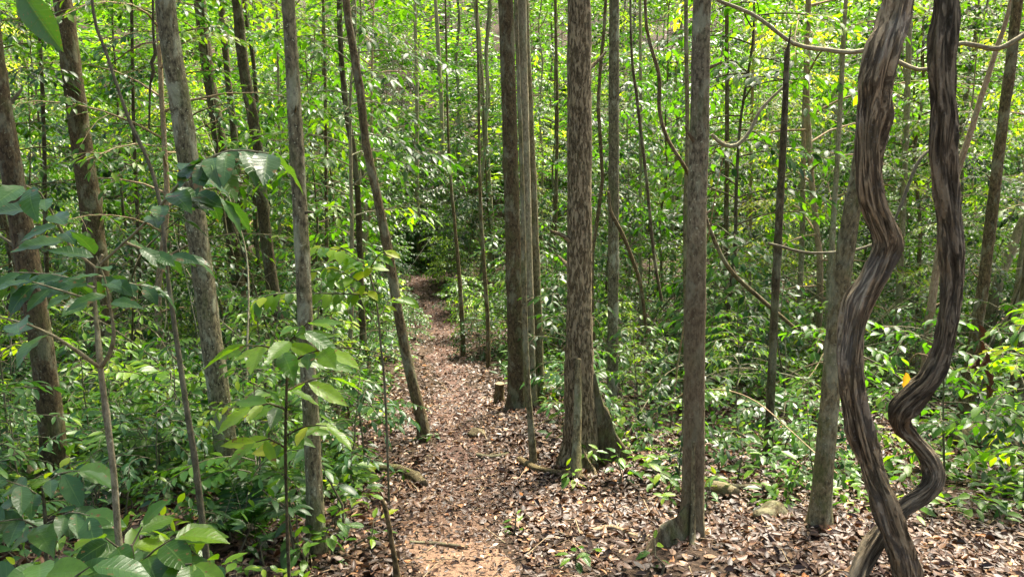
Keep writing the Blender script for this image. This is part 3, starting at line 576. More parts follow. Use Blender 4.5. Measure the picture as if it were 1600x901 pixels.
vine('thin dark vine looping down the slim trunk right of the flaking tree', [(985, -200, 4, 0), (986, 60, 4, 0), (996, 160, 5, 0), (1010, 280, 5, 0), (1022, 400, 5, 0), (1034, 470, 5, 0)], 6.4, B_DARK)
vine('thin brown vine slanting off the slim trunk right of the flaking tree', [(951, 300, 5, -.1), (954, 330, 6, -.12), (972, 365, 6, -.1), (990, 410, 6, 0), (1002, 450, 6, .1), (1010, 520, 5, .2)], 7.2, B_BROWN)
vine('kinked black vine dangling high in the gap beside the lichen-spotted trunk', [(236, -200, 3, 0), (240, 60, 4, 0), (243, 85, 6, 0), (237, 98, 6, 0), (240, 112, 6, 0), (235, 130, 4, 0), (233, 200, 3, 0)], 5.0, B_DARK)
vine('thin straight vine slanting between the brown and the lichen-spotted trunks', [(140, -120, 4, 0), (146, 20, 5, 0), (165, 80, 5, 0), (185, 140, 5, 0), (205, 195, 6, 0), (235, 260, 6, 0), (252, 330, 6, 0), (262, 430, 7, 0), (276, 530, 8, 0), (292, 640, 9, 0), (305, 720, 10, 0), (318, 830, 11, 0), (326, 900, 12, 0)], 3.1, B_TWIG)
vine('long arching dead branch low between the two lianas', [(1200, 380, 4, 0), (1280, 395, 4, 0), (1380, 370, 5, .1), (1440, 245, 5, .2), (1490, 235, 5, .3)], 5.0, B_TWIG, 'dead_branch', 'branch')

# ------------------------------------------------------------------ things on the floor
def lying(name, label, pts, mat, cat, lift=.4, seed=1, segs=12, gmesh=None, end_lift=None, part=False):
    P3 = []; rr = []
    for i, (px, py, wpx) in enumerate(pts):
        p = G(px, py); d = p[1] * CP - (p[2] - CAM_Z) * SP; r_ = wpx * .5 * d / FPX; p = p.copy(); p[2] = float(ground(p[0], p[1])) + r_ * lift + .02
        if end_lift: p[2] += end_lift[i]
        P3.append(p); rr.append(r_)
    org = P3[0].copy(); g = Geo(); tube(g, [p - org for p in P3], rr, segs, .04, .05, seed=seed, knots=3)
    o_ = g.build(name, mat); o_.location = tuple(org); return tag(o_, label, cat)
lying('fallen_branch', 'thick mossy crooked branch lying at the left edge of the path', [(548, 702, 10), (568, 724, 13), (592, 738, 15), (622, 740, 17), (648, 750, 19), (662, 758, 14)], B_ROOT, 'branch', seed=41)
lying('fallen_branch', 'straight stick lying at the foot of the thin stem before the tight cluster', [(812, 724, 12), (835, 738, 12), (865, 745, 10), (900, 748, 9), (920, 754, 7)], B_BROWN, 'branch', seed=42)
lying('fallen_branch', 'dark thick branch lying in the lower left undergrowth', [(-30, 700, 24), (20, 735, 24), (60, 770, 20), (105, 800, 14)], B_DARK, 'branch', seed=43, end_lift=(.25, .15, .06, 0))
lying('fallen_branch', 'rotten brown log end right of the rusty trunk', [(1105, 770, 22), (1130, 776, 26), (1150, 782, 20)], B_RUST, 'log', seed=44)
lying('fallen_branch', 'long dark branch on the litter right of the rusty trunk', [(1110, 762, 9), (1160, 768, 10), (1215, 766, 9), (1280, 764, 8)], B_DARK, 'branch', seed=45)
lying('fallen_branch', 'pale branch reaching across the ground behind the rusty trunk', [(1040, 640, 8), (1090, 622, 10), (1140, 614, 10), (1190, 608, 8)], B_PALE, 'branch', seed=46, end_lift=(0, .1, .2, .25))
lying('fallen_branch', 'thin pale root-like stick in the litter left of the rusty trunk', [(925, 838, 8), (955, 832, 8), (985, 842, 7), (1010, 850, 6)], B_TAN, 'branch', seed=47)
lying('fallen_branch', 'pale bent bough low at the right edge of the photo', [(1520, 600, 9), (1555, 612, 10), (1590, 600, 9), (1620, 590, 9)], B_TAN, 'branch', seed=48, end_lift=(.5, .4, .4, .5))
lying('exposed_root', 'short root crossing the trodden path', [(745, 708, 6), (768, 714, 8), (795, 712, 6)], B_TWIG, 'root', lift=0, seed=49)
lying('exposed_root', 'thin root crossing the near part of the path', [(640, 845, 5), (680, 842, 6), (730, 848, 4)], B_TWIG, 'root', lift=-.2, seed=50)
b = G(622, 915); o_ = Geo(); P3 = [U(x, y, b[1]) for x, y in ((624, 930), (618, 880), (611, 840), (604, 800), (597, 780))]; org = P3[0].copy(); org[2] = float(ground(org[0], org[1])) - .05
P3[0] = org.copy(); tube(o_, [p - org for p in P3], [.013, .012, .011, .010, .009], 10, .03, .05, seed=5, knots=4); o_ = o_.build('dead_stick', B_BROWN); o_.location = tuple(org); tag(o_, 'bare dark stick standing upright at the near left edge of the path', 'stick')
# stump
b = G(780, 627); g = Geo(); rs = .052
tube(g, [(0, 0, -.1), (0, 0, .02), (.003, 0, .12), (.006, 0, .215)], [rs * 1.25, rs * 1.1, rs, rs * .96], 20, .03, .03, seed=3, knots=3, cap=False)
st = empty('tree_stump', (b[0], b[1], float(ground(b[0], b[1]))), 'short sawn brown stump on the right edge of the path', 'stump'); g.build('trunk', B_BROWN, st)
g = Geo(); a = np.linspace(0, 6.283, 20, endpoint=False); V = np.vstack([[(.006, 0, .222)], np.stack([.006 + rs * .95 * np.cos(a), rs * .95 * np.sin(a), .214 + .006 * np.sin(a)], -1)]); g.add(V, np.array([[0, i + 1, (i + 1) % 20 + 1] for i in range(20)]), V * 4); g.build('cut_top', B_TAN, st)
# rocks / clods
def rock(label, px, py, sx_, sy_, sz_, mat, seed):
    r = np.random.default_rng(seed); b = G(px, py); g = Geo(); n, m_ = 14, 20
    th = np.linspace(0, math.pi, n)[:, None]; ph = np.linspace(0, 2 * math.pi, m_, endpoint=False)[None]
    d = np.stack([np.sin(th) * np.cos(ph), np.sin(th) * np.sin(ph), np.cos(th) * np.ones_like(ph)], -1); rad = 1.0
    for k in range(7): v = r.normal(0, 2.2, 3); rad = rad + .11 * np.sin(d @ v + r.uniform(0, 6))
    V = d * rad[..., None] * np.array([sx_, sy_, sz_]); ii = np.arange(n - 1)[:, None] * m_; jj = np.arange(m_)[None]; j2 = (jj + 1) % m_
    g.add(V.reshape(-1, 3), np.stack([ii + jj, ii + m_ + jj, ii + m_ + j2, ii + j2], -1).reshape(-1, 4), V.reshape(-1, 3))
    o_ = g.build('rock', mat); o_.location = (b[0], b[1], float(ground(b[0], b[1])) + sz_ * .25); return tag(o_, label, 'rock')
rock('small dark mossy stone sitting on the middle of the path', 745, 676, .08, .06, .05, B_ROOT, 1)
rock('dark rounded stone on the litter between the rusty trunk and the lianas', 1205, 812, .10, .09, .075, B_ROOT, 2)
rock('mossy green boulder low at the right behind the hooked liana', 1545, 690, .30, .25, .16, B_MOSS, 3)

# ------------------------------------------------------------------ prototypes
SEED = [(proto('seedling', seedling(101, .42, 10, .11, .18, tint=.4), B_TWIG, M_DK), 'dark'), (proto('seedling', seedling(102, .30, 7, .12, .23, tint=.5), B_TWIG, M_MD), 'mid-green'),
        (proto('seedling', seedling(103, .58, 12, .12, .18, tint=.45, stems=2), B_TWIG, M_DK), 'dark'), (proto('seedling', seedling(104, .22, 6, .10, .25, tint=.55), B_TWIG, M_MD), 'mid-green'),
        (proto('seedling', seedling(105, .50, 11, .12, .18, tint=.45), B_TWIG, M_BLUE), 'bluish')]
PIN = [proto('feathery_plant', pinnate(111, .35, 7, .55, .11, .19), B_TWIG, M_DK), proto('feathery_plant', pinnate(112, .6, 8, .5, .10, .2, tint=.5), B_TWIG, M_MD),
       proto('feathery_plant', pinnate(113, .25, 8, .45, .09, .2, tint=.45), B_TWIG, M_BLUE)]
FERN = [proto('fern', pinnate(121, .06, 11, .55, .10, .10, tint=.35, el=65, npair=18, sag=.8, nstem=False), B_TWIG, M_DK, 'fronds')]
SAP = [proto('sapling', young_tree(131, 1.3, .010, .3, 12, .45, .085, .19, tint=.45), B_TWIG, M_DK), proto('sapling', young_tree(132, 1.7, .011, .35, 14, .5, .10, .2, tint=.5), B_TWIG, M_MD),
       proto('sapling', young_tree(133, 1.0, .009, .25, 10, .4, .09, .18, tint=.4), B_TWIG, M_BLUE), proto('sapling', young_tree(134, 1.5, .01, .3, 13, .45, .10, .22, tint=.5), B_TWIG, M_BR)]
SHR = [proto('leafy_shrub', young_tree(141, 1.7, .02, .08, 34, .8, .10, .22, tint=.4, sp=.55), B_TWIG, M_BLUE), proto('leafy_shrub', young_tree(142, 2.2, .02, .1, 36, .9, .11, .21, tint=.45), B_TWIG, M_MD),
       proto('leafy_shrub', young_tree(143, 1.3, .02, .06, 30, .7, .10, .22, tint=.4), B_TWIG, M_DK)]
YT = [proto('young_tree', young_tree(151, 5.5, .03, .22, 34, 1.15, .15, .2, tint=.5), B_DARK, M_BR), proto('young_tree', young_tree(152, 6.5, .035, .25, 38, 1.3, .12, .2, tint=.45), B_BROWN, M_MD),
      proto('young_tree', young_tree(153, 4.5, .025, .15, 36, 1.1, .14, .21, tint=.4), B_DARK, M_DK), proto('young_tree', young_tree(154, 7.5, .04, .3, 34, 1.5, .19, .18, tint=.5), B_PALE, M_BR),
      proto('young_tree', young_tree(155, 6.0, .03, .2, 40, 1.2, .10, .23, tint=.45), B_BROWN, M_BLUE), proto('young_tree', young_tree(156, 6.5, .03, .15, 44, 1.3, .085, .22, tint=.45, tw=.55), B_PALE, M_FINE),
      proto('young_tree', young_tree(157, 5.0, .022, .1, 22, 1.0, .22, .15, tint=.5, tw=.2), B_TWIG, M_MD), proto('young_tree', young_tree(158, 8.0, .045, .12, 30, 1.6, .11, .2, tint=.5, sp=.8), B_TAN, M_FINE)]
def pole_proto(seed, H, r0, mat):
    r = np.random.default_rng(seed); g = Geo(); n = 9
    pts = [np.array([r.normal(0, .05), r.normal(0, .05), H * i / n - .15]) for i in range(n + 1)]; tube(g, pts, np.linspace(r0, r0 * .5, n + 1), 9, .3, .04, seed=seed, knots=3)
    for k in range(4): tube(g, arc(pts[-1 - k % 2], k * 1.7, R(35), 1.5, 4, .4, r), np.linspace(r0 * .4, .008, 5), 5, .3, 0, cap=False)
    root = bpy.data.objects.new('slender_tree', None); COL.objects.link(root); g.build('trunk', mat, root)
    c = bpy.data.objects.new('crown', CROWNS[seed % 3]); COL.objects.link(c); c.parent = root; c.location = (0, 0, H); c.scale = (.8, .8, .8); return root
POLE = [pole_proto(161, 8, .035, B_DARK), pole_proto(162, 9, .05, B_PALE), pole_proto(163, 7.5, .026, B_BROWN), pole_proto(164, 10, .07, B_GREY)]

def scatter(n, y0, y1, pw, clear_p, mind, occ, xr=(-1, 1), extra=.6, tries=60, test=None):
    out = []; t = 0
    while len(out) < n and t < n * tries:
        t += 1; y = y0 + (y1 - y0) * random.random() ** pw; x = random.uniform(*xr) * (.70 * y + extra)
        z = float(ground(x, y)); px, py = PX(x, y, z)
        if inpoly(np.array(px), np.array(py), CLEAR) and random.random() > clear_p: continue
        if path_d(x, y) < .6 and y < 22 and random.random() > clear_p * .3: continue
        if test and not test(x, y, px, py): continue
        md = mind * (1 + y * .06)
        if any((x - a) ** 2 + (y - b_) ** 2 < md * md for a, b_ in occ): continue
        occ.append((x, y)); out.append((x, y, px, py))
    return out
def side(x, y): return 'left' if x < path_x(y) else 'right'

occ = []
# seedlings near
for (x, y, px, py) in scatter(225, 2.5, 11, 1.0, .10, .10, occ):
    i = random.choices(range(5), (3, 3, 2, 3, 2))[0] if side(x, y) == 'left' else random.choices(range(5), (2, 4, 1, 5, 1))[0]
    s_ = side(x, y)
    pr, tone = SEED[i]; place(pr, x, y, random.uniform(.65, 1.25) * (1.0 if s_ == 'left' else .8), f'small {tone} leafy seedling in the low growth {s_} of the path', 'seedling', f'{tone} seedlings {s_} of the path', tilt=.12)
for (x, y, px, py) in scatter(70, 2.2, 3.9, 1.0, .0, .11, occ, xr=(-1, .05), test=lambda x, y, px, py: px < 560):
    pr, tone = SEED[random.choice((0, 2, 3, 1, 1))]; place(pr, x, y, random.uniform(.5, .85), f'small {tone} leafy seedling in the low growth left of the path', 'seedling', f'{tone} seedlings left of the path', tilt=.12)
occ2 = []
for (x, y, px, py) in scatter(46, 2.9, 11, .9, .0, .36, occ2, test=lambda x, y, px, py: (px < 620 and not (310 < px < 400 or 50 < px < 120 or 450 < px < 530)) or (px > 900 and py < 720 and random.random() < .3)):
    s_ = side(x, y); place(random.choice(PIN), x, y, random.uniform(.7, 1.2), f'feathery plant with paired leaflets in the low growth {s_} of the path', 'plant', f'feathery plants {s_} of the path', tilt=.1)
for (x, y, px, py) in scatter(8, 3.6, 9, 1, .0, .7, occ2, test=lambda x, y, px, py: px < 560):
    s_ = side(x, y); place(FERN[0], x, y, random.uniform(.5, .9), f'green fern among seedlings {s_} of the path', 'fern', f'ferns {s_} of the path', tilt=.08)
p = G(388, 850); FR = copy_tree(FERN[0]) if 'fern' in USED else FERN[0]; USED.add('fern'); FR.location = (p[0], p[1], float(ground(p[0], p[1]))); FR.scale = (.8,) * 3; tag(FR, 'dark glossy fern at the foot of the lichen-spotted grey trunk', 'fern'); FR.pop('group', None)
occ3 = []
for (x, y, px, py) in scatter(95, 3.6, 15, 1.0, .0, .42, occ3, test=lambda x, y, px, py: (px < 560 and not (y < 6.2 and (300 < px < 390 or 40 < px < 120 or 450 < px < 520))) or px > 870):
    s_ = side(x, y); place(random.choices(SAP, (3, 2, 3, 2) if s_ == 'left' else (1, 3, 1, 3))[0], x, y, random.uniform(.55, 1.0), f'waist-high leafy sapling in the undergrowth {s_} of the path', 'sapling', f'saplings {s_} of the path', tilt=.08)
occ4 = []
for (x, y, px, py) in scatter(120, 9, 36, 1.0, .0, .55, occ4, test=lambda x, y, px, py: not (600 < px < 720 and y < 21)):
    s_ = side(x, y); place(random.choices(SHR, (3, 3, 2))[0], x, y, random.uniform(.6, 1.15), f'dense leafy shrub {s_} of the path, farther down the slope', 'shrub', f'shrubs {s_} of the path', tilt=.06)
for (px, Y, s) in ((640, 22, 1.3), (600, 21, 1.25), (672, 24, 1.4), (700, 21.5, 1.1), (620, 25, 1.5), (575, 19, 1.1), (735, 19, 1.0), (660, 27, 1.8)):
    x = (px - 800) / FPX * Y; place(SHR[1], x, Y - 1.2, s, 'bushy green shrub closing off the far end of the path', 'shrub', 'shrubs at the far end of the path')
for (px, py, s) in ((612, 445, .8), (604, 470, .7), (628, 500, .45), (695, 440, .8), (706, 462, .6), (716, 490, .5), (738, 525, .5), (640, 532, .4), (752, 556, .45), (655, 418, .9), (632, 412, 1.0), (680, 415, .9), (600, 520, .6), (612, 560, .45)):
    q = G(px, py); place(SHR[1] if px % 4 else SHR[0], q[0], q[1], s, 'low leafy shrub crowding the edge of the far part of the path', 'shrub', 'shrubs crowding the far path edge', tilt=.08)
for (x, y, px, py) in scatter(46, 3.9, 9.5, 1.0, .0, .33, [], xr=(-1, 0), test=lambda x, y, px, py: px < 540 and not (y < 6.2 and (300 < px < 390 or 40 < px < 120 or 450 < px < 520))):
    place(random.choices(SAP, (4, 2, 3, 1))[0], x, y, random.uniform(.45, .85), 'waist-high leafy sapling in the undergrowth left of the path', 'sapling', 'saplings left of the path', tilt=.08)
occ5 = []
def yt_test(x, y, px, py):
    if 12 < y < 30 and 590 < px < 740: return False
    if y < 16 and 560 < px < 900: return False
    if y < 22 and 600 < px < 770: return False
    return True
for (x, y, px, py) in scatter(125, 8.5, 36, 1.05, .0, .8, occ5, test=yt_test):
    s_ = side(x, y); wts = (2, 3, 3, 1, 1, 2, 2, 1) if px < 560 else (1, 2, 2, 1, 4, 1, 1, 1) if px < 900 else (3, 2, 1, 2, 1, 4, 2, 3)
    place(random.choices(YT, wts)[0], x, y, random.uniform(.7, 1.15), f'thin young tree with layered leafy sprays standing back {s_} of the path', 'tree', f'young trees {s_} of the path', tilt=.04)
occ6 = []
for (x, y, px, py) in scatter(115, 9, 55, .8, .0, .7, occ6, test=lambda x, y, px, py: not (600 < px < 700 and y < 22)):
    s_ = side(x, y); place(random.choices(POLE, (4, 2, 3, 1) if px < 560 else (1, 6, 2, 3))[0], x, y, random.uniform(.7, 1.1), f'slender background trunk rising through the foliage {s_} of the path', 'tree', f'background trunks {s_} of the path', tilt=.03)
for (x, y, px, py) in scatter(42, 2.2, 4.3, 1.0, .3, .09, [], xr=(-1, .0), test=lambda x, y, px, py: 280 < px < 640 and py > 760 and not (px > 600 and py < 840)):
    pr, tone = SEED[random.choice((0, 1, 3, 3, 1))]; place(pr, x, y, random.uniform(.5, .85), f'small {tone} leafy seedling in the low growth left of the path', 'seedling', f'{tone} seedlings left of the path', tilt=.12)
# any prototype never placed is removed
for pr in [a for a, _ in SEED] + PIN + FERN + SAP + SHR + YT + POLE:
    if pr.name not in USED:
        for c in list(pr.children): bpy.data.objects.remove(c)
        bpy.data.objects.remove(pr)

# ------------------------------------------------------------------ stuff: undergrowth and the far wood
g = Geo(); n = 9000
y = 4 + 32 * rng.uniform(0, 1, n) ** 1.1; x = rng.uniform(-1, 1, n) * (.72 * y + .5); z = ground(x, y); px, py = PX(x, y, z)
ok = ~inpoly(px, py, CLEAR) & ((path_d(x, y) > .65) | (y > 23)); ok &= (px < 600) | (y > 7.5) | (rng.uniform(0, 1, n) < .35); x, y, z = x[ok], y[ok], z[ok]; n = len(x)
k = 11; h_ = rng.uniform(.06, .5, n) * np.clip(y / 9, .45, 1.3)
P = np.repeat(np.stack([x, y, z], -1), k, 0); hh = np.repeat(h_, k) * np.tile(np.linspace(.35, 1, k), n); az = np.repeat(rng.uniform(0, 6.28, n), k) + np.tile(np.arange(k) * 2.4, n)
D = np.stack([np.cos(az), np.sin(az), rng.normal(-.1, .25, n * k)], -1); P[:, 2] += hh; P[:, :2] += D[:, :2] * rng.uniform(.01, .14, (n * k, 1)); P += rng.normal(0, .015, P.shape)
Nn = np.stack([rng.normal(0, .3, n * k), rng.normal(0, .3, n * k), np.ones(n * k)], -1)
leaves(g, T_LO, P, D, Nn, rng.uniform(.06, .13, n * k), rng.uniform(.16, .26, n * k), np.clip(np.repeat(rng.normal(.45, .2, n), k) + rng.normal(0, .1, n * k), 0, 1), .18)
tag(g.build('undergrowth', M_MD), 'low leafy ground growth carpeting the forest floor', kind='stuff')

def mass(nc, per, y0, y1, zlo, zhi, Lr, mat, name, label, spread=(.75, .75, .16), wide=.78, tintm=.45):
    g = Geo(); y = y0 + (y1 - y0) * rng.uniform(0, 1, nc); x = rng.uniform(-1, 1, nc) * (wide * y + 2)
    top = CAM_Z + y * (.235); z = hgt(x, y) + zlo + (zhi(y) - zlo) * rng.uniform(0, 1, nc) ** 1.1
    C = np.stack([x, y, z], -1); C = C[(path_d(x, y) > 1.2) | (y > 27)]; nc = len(C)
    sc = rng.uniform(.6, 1.5, (nc, 1)); n = nc * per
    off = rng.normal(0, 1, (n, 3)); off /= np.linalg.norm(off, axis=1, keepdims=True); off *= rng.uniform(.45, 1.05, (n, 1)) * np.array([1.15, 1.15, .75]); off[:, 2] += .2
    lump = np.round(off * 2.2 + np.repeat(rng.uniform(0, 9, (nc, 3)), per, 0)); off += .16 * np.sin(lump * 2.7)
    P = np.repeat(C, per, 0) + off * np.repeat(sc, per, 0); D, Nn = rand_dirs(n, 1, .4)
    leaves(g, T_FAR, P, D, Nn, rng.uniform(*Lr, n), rng.uniform(.2, .3, n), np.clip(np.repeat(rng.normal(tintm, .22, nc), per) + rng.normal(0, .1, n), 0, 1), .15)
    return tag(g.build(name, mat), label, kind='stuff')
mass(1250, 210, 23, 88, .2, lambda y: np.clip(.19 * y, 4, 12), (.16, .34), M_MD, 'far_foliage', 'mass of green forest foliage covering the slope behind')
mass(330, 170, 20, 60, 2.5, lambda y: np.clip(.28 * y, 4, 14), (.13, .27), M_BR, 'sunlit_far_foliage', 'bright yellow-green leaf sprays high in the forest behind', tintm=.55)

# ------------------------------------------------------------------ hand-placed plants close to the camera
def custom(name, label, cat, stems, Y, sprays, leafL, W, mat, smat=B_TWIG, T=T_HI, tint=.4, seed=1, wav=.12, ground_px=None, stemw=1.0, droop=.3):
    """stems: list of pixel polylines (x,y,w,dy); sprays: list of (polyline pixel pts (x,y,dy), leaf length px, spacing px)"""
    r = np.random.default_rng(seed)
    def W3(px, py, dy=0.0): return U(px, py, Y + dy)
    b_ = W3(*stems[0][0][:2]); gz = float(ground(b_[0], b_[1])); org = np.array([b_[0], b_[1], gz]); root = empty(name, org, label, cat)
    sg = Geo(); bag = LeafBag()
    for k, st_ in enumerate(stems):
        P3 = [W3(q[0], q[1], q[3] if len(q) > 3 else 0) - org for q in st_]; rr = [q[2] * .5 * Y / FPX for q in st_]
        if k == 0: P3 = [np.array([0, 0, -.08])] + P3 if P3[0][2] > .0 else P3; rr = ([rr[0]] + rr) if len(P3) > len(rr) else rr
        tube(sg, P3, rr, 10, .03, .04, seed=seed + k, knots=2)
    for (pl, lpx, spx) in sprays:
        P3 = [W3(q[0], q[1], q[2] if len(q) > 2 else 0) - org for q in pl]
        tube(sg, P3, np.linspace(.0045, .002, len(P3)), 6, .04, .0, cap=False); c, _ = catmull(P3, np.ones(len(P3)), .02)
        twig_leaves(bag, r, c, lpx * 1.15 * Y / FPX, W * 1.1, spx * .62 * Y / FPX, .08, tint, .2, 48, droop, -.35, face=.55)
    sg.build('stem', smat, root); bag.geo(T, .1, wav).build('foliage', mat, root); return root
custom('sapling', 'forked pale sapling with broad glossy bluish leaves at the near left', 'sapling',
       [[(192, 905, 12), (184, 830, 11), (178, 740, 10), (168, 660, 10), (157, 575, 9)], [(157, 575, 8), (152, 520, 7, .02), (148, 470, 6, .04), (150, 420, 5, .05), (160, 398, 5, .05)], [(157, 575, 7), (172, 550, 6, -.05), (178, 520, 5, -.08), (172, 480, 4, -.1)],
        [(157, 575, 6), (120, 548, 5, -.1), (85, 525, 4, -.15), (40, 505, 3, -.2)], [(155, 415, 5, .05), (195, 378, 4, 0), (230, 345, 4, -.05), (262, 308, 3, -.1), (300, 262, 3, -.15)], [(152, 420, 4, .05), (110, 385, 3, 0), (85, 340, 3, -.05), (62, 300, 2, -.1)]],
       2.3, [([(230, 345, -.05), (262, 308, -.1), (300, 262, -.15), (330, 250, -.2)], 62, 20), ([(262, 308, -.1), (310, 300, -.05), (345, 310, 0)], 58, 22), ([(195, 378, 0), (240, 395, .05), (290, 400, .1)], 50, 20), ([(110, 385, 0), (85, 340, -.05), (62, 300, -.1), (40, 290, -.15)], 60, 24),
             ([(150, 430, .05), (190, 440, .1), (240, 450, .1)], 45, 18), ([(85, 525, -.15), (40, 505, -.2), (0, 495, -.25)], 75, 40), ([(172, 480, -.1), (165, 440, -.12), (150, 400, -.15)], 50, 26), ([(148, 470, .04), (100, 455, 0), (50, 440, -.05)], 48, 22), ([(300, 262, -.15), (360, 235, -.2), (420, 240, -.2)], 60, 24), ([(148, 450, 0), (90, 430, .1), (20, 425, .15)], 46, 20)], .06, .21, M_DKV, B_PALE, tint=.42, seed=5)
custom('sapling', 'young plant with large bright green toothed leaves beside the grey-brown trunk', 'sapling', [[(452, 905, 6), (448, 800, 5), (446, 700, 5), (448, 590, 4), (446, 530, 3)]], 2.7,
       [([(446, 540, 0), (465, 520, -.05), (480, 505, -.1)], 62, 20), ([(448, 570, 0), (480, 553, -.05), (505, 545, -.1)], 66, 26), ([(446, 550, 0), (410, 540, -.1), (380, 540, -.15)], 62, 34), ([(448, 610, 0), (480, 595, .1), (510, 588, .15)], 62, 28), ([(447, 640, 0), (420, 630, -.05), (395, 635, -.1)], 56, 24), ([(447, 700, 0), (420, 685, -.05), (400, 690, -.1)], 50, 24), ([(447, 680, 0), (480, 665, -.05), (510, 665, -.1)], 50, 24)], .06, .17, M_BRV, B_DARK, tint=.62, seed=8, droop=.12)
custom('sapling', 'slender sapling with small pale drooping leaves behind the grey-brown trunk', 'sapling', [[(606, 720, 4), (601, 600, 4), (595, 540, 3), (588, 470, 3), (575, 420, 2)]], 4.2,
       [([(575, 420, 0), (540, 395, -.1), (500, 385, -.2)], 28, 9), ([(580, 430, 0), (555, 400, .1), (530, 385, .2)], 26, 9), ([(588, 470, 0), (560, 440, -.1), (520, 420, -.15), (490, 425, -.2)], 26, 9), ([(590, 500, 0), (610, 470, .1), (635, 465, .2)], 22, 9), ([(585, 460, 0), (440, 458, -.3), (400, 470, -.4)], 26, 10), ([(575, 425, 0), (590, 400, -.1), (600, 392, -.1)], 24, 9)], .06, .22, M_BR, B_TWIG, T_MID, .5, 9)
for k, (px, py, s_px, lab, mt, nl) in enumerate(((55, 950, 62, 'cluster of very large rounded leaves at the bottom left corner', M_DKV, 5), (160, 950, 64, 'broad-leaved plant rising from the bottom edge beside the corner cluster', M_DKV, 6), (235, 915, 46, 'leafy plant with big veined leaves at the bottom edge below the forked sapling', M_BRV, 8),
        (300, 900, 44, 'plant with lime-green upper leaves near the bottom left', M_BRV, 8), (520, 880, 34, 'small bright seedling at the foot of the grey-brown trunk', M_BRV, 8), (130, 790, 38, 'glossy bushy seedling in front of the dark lower left branch', M_DKV, 9), (560, 860, 30, 'fresh green seedling at the bottom beside the upright stick', M_BRV, 9),
        (1070, 800, 26, 'little seedling with oval leaves growing against the rusty trunk', M_BRV, 9), (1110, 800, 24, 'little seedling on the right foot of the rusty trunk', M_DKV, 8), (935, 735, 24, 'leafy seedling in front of the mossy buttress', M_BRV, 12), (965, 760, 24, 'seedling on the litter below the buttress of the flaking tree', M_DKV, 10),
        (900, 890, 22, 'low seedling in the near litter right of the path', M_BRV, 9), (1030, 900, 24, 'three-leaved seedling in the litter near the bottom edge', M_BRV, 4), (675, 690, 12, 'tuft of tiny leaves at the foot of the leaning tree', M_MD, 8), (805, 830, 16, 'tiny seedling alone in the litter beside the path', M_BRV, 5), (625, 755, 14, 'tiny weed beside the mossy fallen branch', M_BRV, 6))):
    b_ = G(px, min(py, 960)) if py < 920 else G(px, 960); Y = b_[1]; L = s_px * (Y * CP + 1.6 * SP) / FPX
    sg, lg = seedling(300 + k, L * (1.6 if s_px > 40 else 2.2), nl, L, .24 if s_px > 80 else .21, T_HI, .5, -.05, wav=.1)
    root = empty('seedling', (b_[0], b_[1], float(ground(b_[0], b_[1]))), lab, 'seedling'); sg.build('stem', B_TWIG, root); lg.build('foliage', mt, root)
custom('broadleaf_plant', 'very large smooth leaves filling the bottom left corner', 'plant', [[(85, 1000, 8), (80, 950, 8), (72, 915, 7)]], 1.75,
       [([(72, 915, 0), (66, 895, -.05), (62, 880, -.1)], 62, 60), ([(80, 940, 0), (110, 905, -.05), (140, 885, -.05)], 80, 70), ([(78, 930, 0), (40, 905, 0), (10, 890, .05)], 70, 55)], .06, .27, M_DKV, B_TWIG, tint=.55, seed=21, wav=.08)
custom('broadleaf_plant', 'plant with upright oval veined leaves beside the foot of the forked sapling', 'plant', [[(215, 990, 7), (210, 900, 6), (205, 850, 5)]], 2.15,
       [([(208, 880, 0), (185, 855, -.05), (165, 840, -.1)], 62, 40), ([(205, 855, 0), (215, 835, .05), (222, 822, .05)], 55, 40), ([(210, 890, 0), (240, 860, .0), (275, 838, .0)], 72, 34), ([(210, 900, 0), (250, 885, -.05), (300, 880, -.1)], 60, 28)], .06, .24, M_BRV, B_TWIG, tint=.45, seed=22, wav=.08)
custom('broadleaf_plant', 'low plant of long glossy leaves under the leftmost trunk', 'plant', [[(75, 900, 6), (70, 800, 5), (66, 760, 4)]], 2.7,
       [([(68, 780, 0), (40, 760, -.05), (10, 750, -.1)], 58, 24), ([(66, 765, 0), (90, 740, 0), (125, 735, 0)], 58, 24), ([(70, 820, 0), (110, 800, -.1), (140, 805, -.15)], 60, 26), ([(70, 830, 0), (30, 810, -.1), (-10, 815, -.15)], 60, 26)], .06, .22, M_DKV, B_TWIG, tint=.5, seed=23)
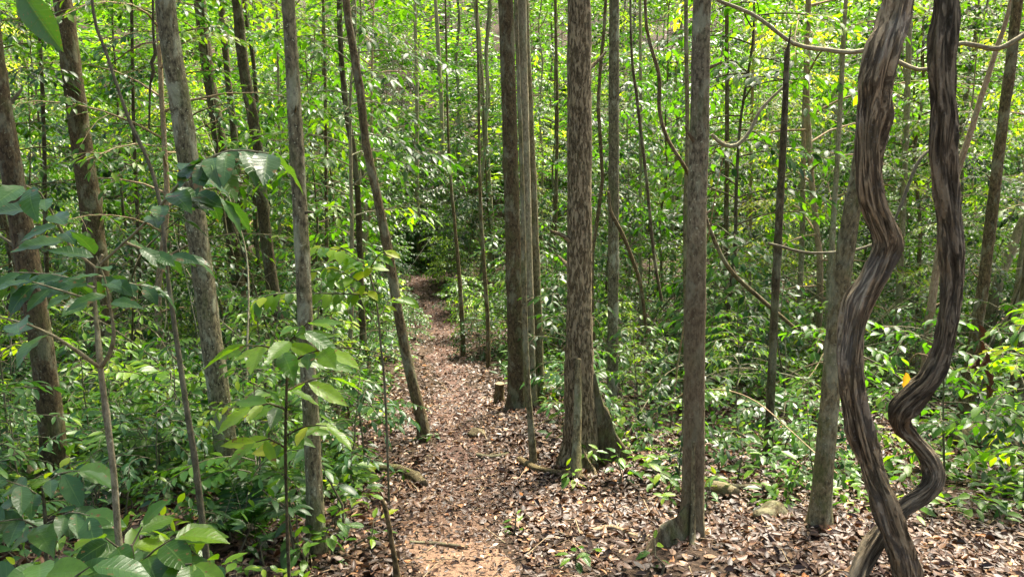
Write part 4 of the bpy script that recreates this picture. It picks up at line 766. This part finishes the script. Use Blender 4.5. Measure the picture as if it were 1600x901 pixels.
# tangle of thin bare stems on the right and single details
for k in range(120):
    px = random.uniform(960, 1620) if k % 3 else random.uniform(0, 560); Y = random.uniform(6.5, 12) if px > 900 else random.uniform(6, 10); x = (px - 800) / FPX * Y; z = float(ground(x, Y)); g = Geo(); L = random.uniform(1.2, 3.6); az = random.uniform(0, 6.28)
    tube(g, arc((0, 0, -.03), az, R(random.uniform(45, 88)), L, 7, random.uniform(.1, 1.1), rng, .12), np.linspace(random.uniform(.006, .014), .003, 8), 6, .1, .05, seed=k, cap=False)
    o_ = g.build('bare_stem', random.choice((B_PALE, B_TAN, B_TWIG, B_DARK))); o_.location = (x, Y, z); s_ = side(x, Y); tag(o_, f'thin bare arching stem in the tangle {s_} of the path', 'stem', f'bare stems {s_} of the path')
# hanging dead leaves, yellow leaf, overhead leaf
def single_leaves(name, label, cat, items, Y, mat, T=T_HI, wav=.15, fold=.3):
    g = Geo(); org = U(items[0][0], items[0][1], Y)
    for (px, py, dx, dz, dy, lpx, W) in items: leaves(g, T, (U(px, py, Y) - org)[None], np.array([[dx, dy, dz]]), np.array([[.25, -1., .25]]), lpx * Y / FPX, W, .36 if fold > .5 else .5, .2, fold, wav)
    o_ = g.build(name, mat); o_.location = tuple(org); return tag(o_, label, cat)
single_leaves('hanging_leaf', 'large dark green leaf hanging at the very top left corner', 'leaf', [(28, -20, .55, -1, .1, 95, .22)], 1.9, M_DKV)
single_leaves('yellow_leaf', 'single yellow-orange leaf hanging beside the hooked liana', 'leaf', [(1415, 580, .2, -1, .1, 32, .24)], 4.0, M_YEL, fold=.1)
single_leaves('dead_leaf_cluster', 'shrivelled brown leaves hanging in a bunch right of the hooked liana', 'leaves', [(1527, 505, .4, -1, .1, 30, .17), (1532, 530, .2, -1, .4, 34, .14), (1542, 548, -.15, -1, .1, 30, .16), (1536, 575, .45, -1, -.3, 34, .13), (1530, 556, -.3, -1, .3, 28, .15), (1540, 598, .35, -1, .1, 32, .14)], 4.2, M_LIT, wav=.5, fold=.9)
